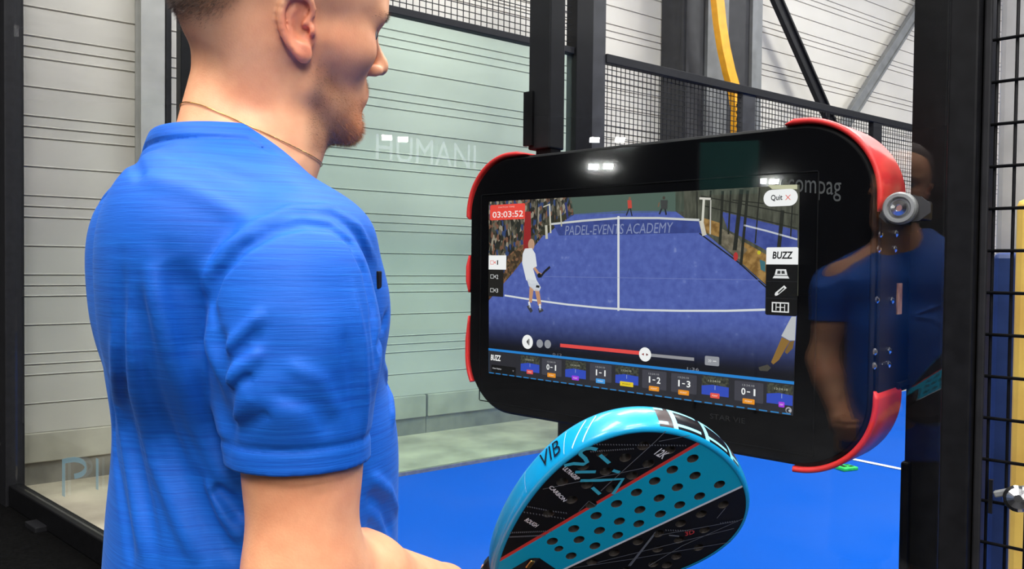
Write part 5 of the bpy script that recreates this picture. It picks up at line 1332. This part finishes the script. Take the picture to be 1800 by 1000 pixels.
v, f = strands(pts, nv[idx], ln, .00011, dr, '', None, 0)
bm1 = noisy(new_mat('beard_hair', (.40, .135, .035), .5), (.40, .135, .035), .35, 300); bm2 = noisy(new_mat('beard_hair_dark', (.12, .055, .03), .5), (.12, .055, .03), .35, 300)
o = man_mesh('beard', v, f, [bm1, bm2], False); gsel = (rng.random(len(idx)) > sstep(H[idx, 0], .015, .060) * .75 + .2).astype(int); o.data.polygons.foreach_set('material_index', gsel)
bw = near * np.exp(-((ay - .034) / .016) ** 2 - ((H[:, 2] - .0275 - .10 * np.clip(ay - .03, -1, .01)) / .0035) ** 2) * (H[:, 0] > .06)
idx = rng.choice(len(bv), 900, p=bw / bw.sum()); pts = bv[idx]
v, f = strands(pts, nv[idx], .0042 + 0 * pts[:, 0], .00012, nv[idx] * -.4 + (np.sign(H[idx, 1])[:, None] * (HM @ V3(0, 1, 0))[None]) * 1.4, '', None, 0, .12)
man_mesh('eyebrows', v, f, bm2, False)
hm_ = noisy(new_mat('dark_hair', (.055, .032, .022), .55), (.055, .032, .022), .45, 140, bump=.6, stretch=(1, 1, .3))
def sd_hair(P):
    Hh = W2H(P); d = ell(Hh, (-.011, 0, .052), (.1165, .0835, .0975))
    line = HAIR_LINE(Hh) - Hh[:, 2]
    d = d + .0012 * np.sin(Hh[:, 0] * 420 + 3 * np.sin(Hh[:, 2] * 90)) * np.sin(Hh[:, 1] * 380) + .006 * sstep(line, -.035, .004)
    d = smax(d, line, .004); d = smax(d, Hh[:, 0] - .082, .006)
    return d
hs = .0036 * q_
hv, hf = surface_nets(sd_hair, np.arange(-.36, -.10, hs), np.arange(.68, .94, hs), np.arange(1.62, 1.81, hs))
hair = man_mesh('hair', hv, hf, hm_)
hw_ = near * sstep(H[:, 2] - HAIR_LINE(H), -.045, .004) ** 2 * (H[:, 0] < .05) * (1 - ear) * (1 - sstep(H[:, 2] - HAIR_LINE(H), .012, .02))
idx = rng.choice(len(bv), 16000, p=hw_ / hw_.sum()); pts = bv[idx] + rng.normal(0, .001, (len(idx), 3))
ln = .0012 + .006 * sstep(H[idx, 2] - HAIR_LINE(H[idx]), -.03, .005); v, f = strands(pts, nv[idx], ln, .00015, np.array(h2w((-.2, 0, -.7))) - np.array(h2w((0, 0, 0))), '', None, 0, .25)
man_mesh('hair_fade', v, f, noisy(new_mat('fade_hair', (.10, .06, .04), .5), (.10, .06, .04), .3, 200), False)
# T-shirt
tsm = new_mat('blue_jersey', (.012, .155, .68), .62, spec=.3); pb = tsm.node_tree.nodes['Principled BSDF']; nt = tsm.node_tree
pb.inputs['Sheen Weight'].default_value = .10; pb.inputs['Sheen Roughness'].default_value = .4; pb.inputs['Sheen Tint'].default_value = (.3, .55, 1, 1)
tc = N(tsm, 'ShaderNodeTexCoord'); mp = N(tsm, 'ShaderNodeMapping'); mp.inputs['Scale'].default_value = (9, 9, 520); mp.inputs['Rotation'].default_value = (.05, -.16, 0); L(tsm, tc.outputs['Object'], mp.inputs[0])
n1 = N(tsm, 'ShaderNodeTexNoise', Scale=1.0, Detail=5); n1.inputs['Roughness'].default_value = .65; L(tsm, mp.outputs[0], n1.inputs['Vector'])
cr = N(tsm, 'ShaderNodeValToRGB'); cr.color_ramp.elements[0].position = .34; cr.color_ramp.elements[1].position = .70
cr.color_ramp.elements[0].color = (.002, .072, .42, 1); cr.color_ramp.elements[1].color = (.005, .122, .57, 1)
mixn = N(tsm, 'ShaderNodeMath', operation='MULTIPLY_ADD'); L(tsm, n1.outputs['Fac'], mixn.inputs[0]); mixn.inputs[1].default_value = 1.0; mixn.inputs[2].default_value = 0; L(tsm, mixn.outputs[0], cr.inputs[0]); L(tsm, cr.outputs[0], pb.inputs['Base Color'])
n5 = N(tsm, 'ShaderNodeTexNoise', Scale=1.0, Detail=2); mp5 = N(tsm, 'ShaderNodeMapping'); mp5.inputs['Scale'].default_value = (60, 60, 900); L(tsm, tc.outputs['Object'], mp5.inputs[0]); L(tsm, mp5.outputs[0], n5.inputs['Vector'])
ad = N(tsm, 'ShaderNodeMath', operation='MULTIPLY_ADD'); L(tsm, n5.outputs['Fac'], ad.inputs[0]); ad.inputs[1].default_value = .8; L(tsm, n1.outputs['Fac'], ad.inputs[2])
bp = N(tsm, 'ShaderNodeBump', Strength=.30, Distance=.0008); L(tsm, ad.outputs[0], bp.inputs['Height']); L(tsm, bp.outputs[0], pb.inputs['Normal'])
ts = .0020 * q_
sxs = axis_steps([(-.60, ts * 1.3), (-.05, None)]); sys_ = axis_steps([(.46, ts * 1.1), (.85, ts * 1.5), (1.16, None)]); szs = axis_steps([(.865, .007), (1.09, ts * 1.2), (1.62, None)])
make_folds()
sv, sf = surface_nets(sd_shirt, sxs, sys_, szs)
sv = relax(sv, sf, 1, .3)
tee = man_mesh('t_shirt', sv, sf, tsm)
lr = ray(667, 492); lt_ = np.array([.5])
for _ in range(80): lt_ += np.clip(sd_shirt((CAM + lr * lt_[:, None]).astype(np.float32)) * .8, -.01, .04)
lp_ = (CAM + lr * lt_[0] - MAN) @ TM; MBL = MB(); MBL.box(lp_ - np.array([.0008, 0, 0]), (.003, .012, .016), axes=((.8, -.6, 0), (.6, .8, 0), (0, 0, 1)), bev=.001); lg = MBL.build('chest_logo', MT['black'], tee)
# shorts, socks and shoes (below the picture edge)
def sd_shorts(P):
    Ls = W2T(P).copy(); d0 = loft(Ls, [(.78, .004, 0, .11, .160), (.83, .004, 0, .122, .162), (.89, .005, 0, .118, .150), (.96, .005, 0, .108, .140)])
    Ls[:, 1] = np.abs(Ls[:, 1]); d = smin(d0, cap(Ls, (0, .080, .80), (.01, .105, .48), .094, .088), .05)
    d = np.maximum(d, .55 - Ls[:, 2]); d = np.maximum(d, Ls[:, 2] - 1.01)
    return np.maximum(d, -np.maximum(cap(Ls, (0, .078, .80), (.01, .105, .48), .080, .080), Ls[:, 2] - .62))
v, f = surface_nets(sd_shorts, np.arange(-.60, .02, .008), np.arange(.46, 1.15, .008), np.arange(.52, 1.03, .008))
man_mesh('shorts', v, f, noisy(new_mat('black_shorts', (.012, .012, .015), .8), (.012, .012, .015), .3, 60))
def sd_shoes(P):
    Ls = W2T(P).copy(); Ls[:, 1] = np.abs(Ls[:, 1])
    d = smin(cap(Ls, (-.045, .098, .050), (.135, .108, .036), .044, .034), cap(Ls, (-.035, .098, .06), (-.03, .098, .10), .042, .040), .03)
    d = smax(d, Ls[:, 2] - .105, .004); return np.maximum(d, .003 - Ls[:, 2])
v, f = surface_nets(sd_shoes, np.arange(-.50, .04, .006), np.arange(.55, 1.06, .006), np.arange(-.004, .13, .006))
man_mesh('shoes', v, f, noisy(new_mat('white_shoes', (.7, .7, .7), .6), (.7, .7, .7), .1, 30))
# thin gold chain, laid over the skin of the neck
def chain_pts():
    out = []
    for i in range(90):
        a = 2 * math.pi * i / 90
        zt_ = 1.550 - .026 * math.cos(a)
        # walk outwards from the neck axis until just above the skin
        dirv = np.array([math.cos(a), math.sin(a), 0]); o_ = np.array([-.006, .014, zt_])
        rs = np.linspace(.03, .13, 140); P = (o_ + rs[:, None] * dirv).astype(np.float32) @ TM.T + MAN
        d = sd_skin(P.astype(np.float32)); k = np.nonzero(d > .0006)[0]
        out.append((rs[k[0]] if len(k) else .06, o_, dirv))
    R_ = np.array([q[0] for q in out])
    for _ in range(6): R_ = np.maximum(R_, (np.roll(R_, 1) + np.roll(R_, -1)) / 2)
    return [o_ + r_ * dv_ for r_, (_, o_, dv_) in zip(R_, out)]
cp = chain_pts(); b = MB(); b.tube(cp + [cp[0]], .00055, 6); b.build('necklace', new_mat('gold_chain', (.8, .48, .16), .25, 1), man)
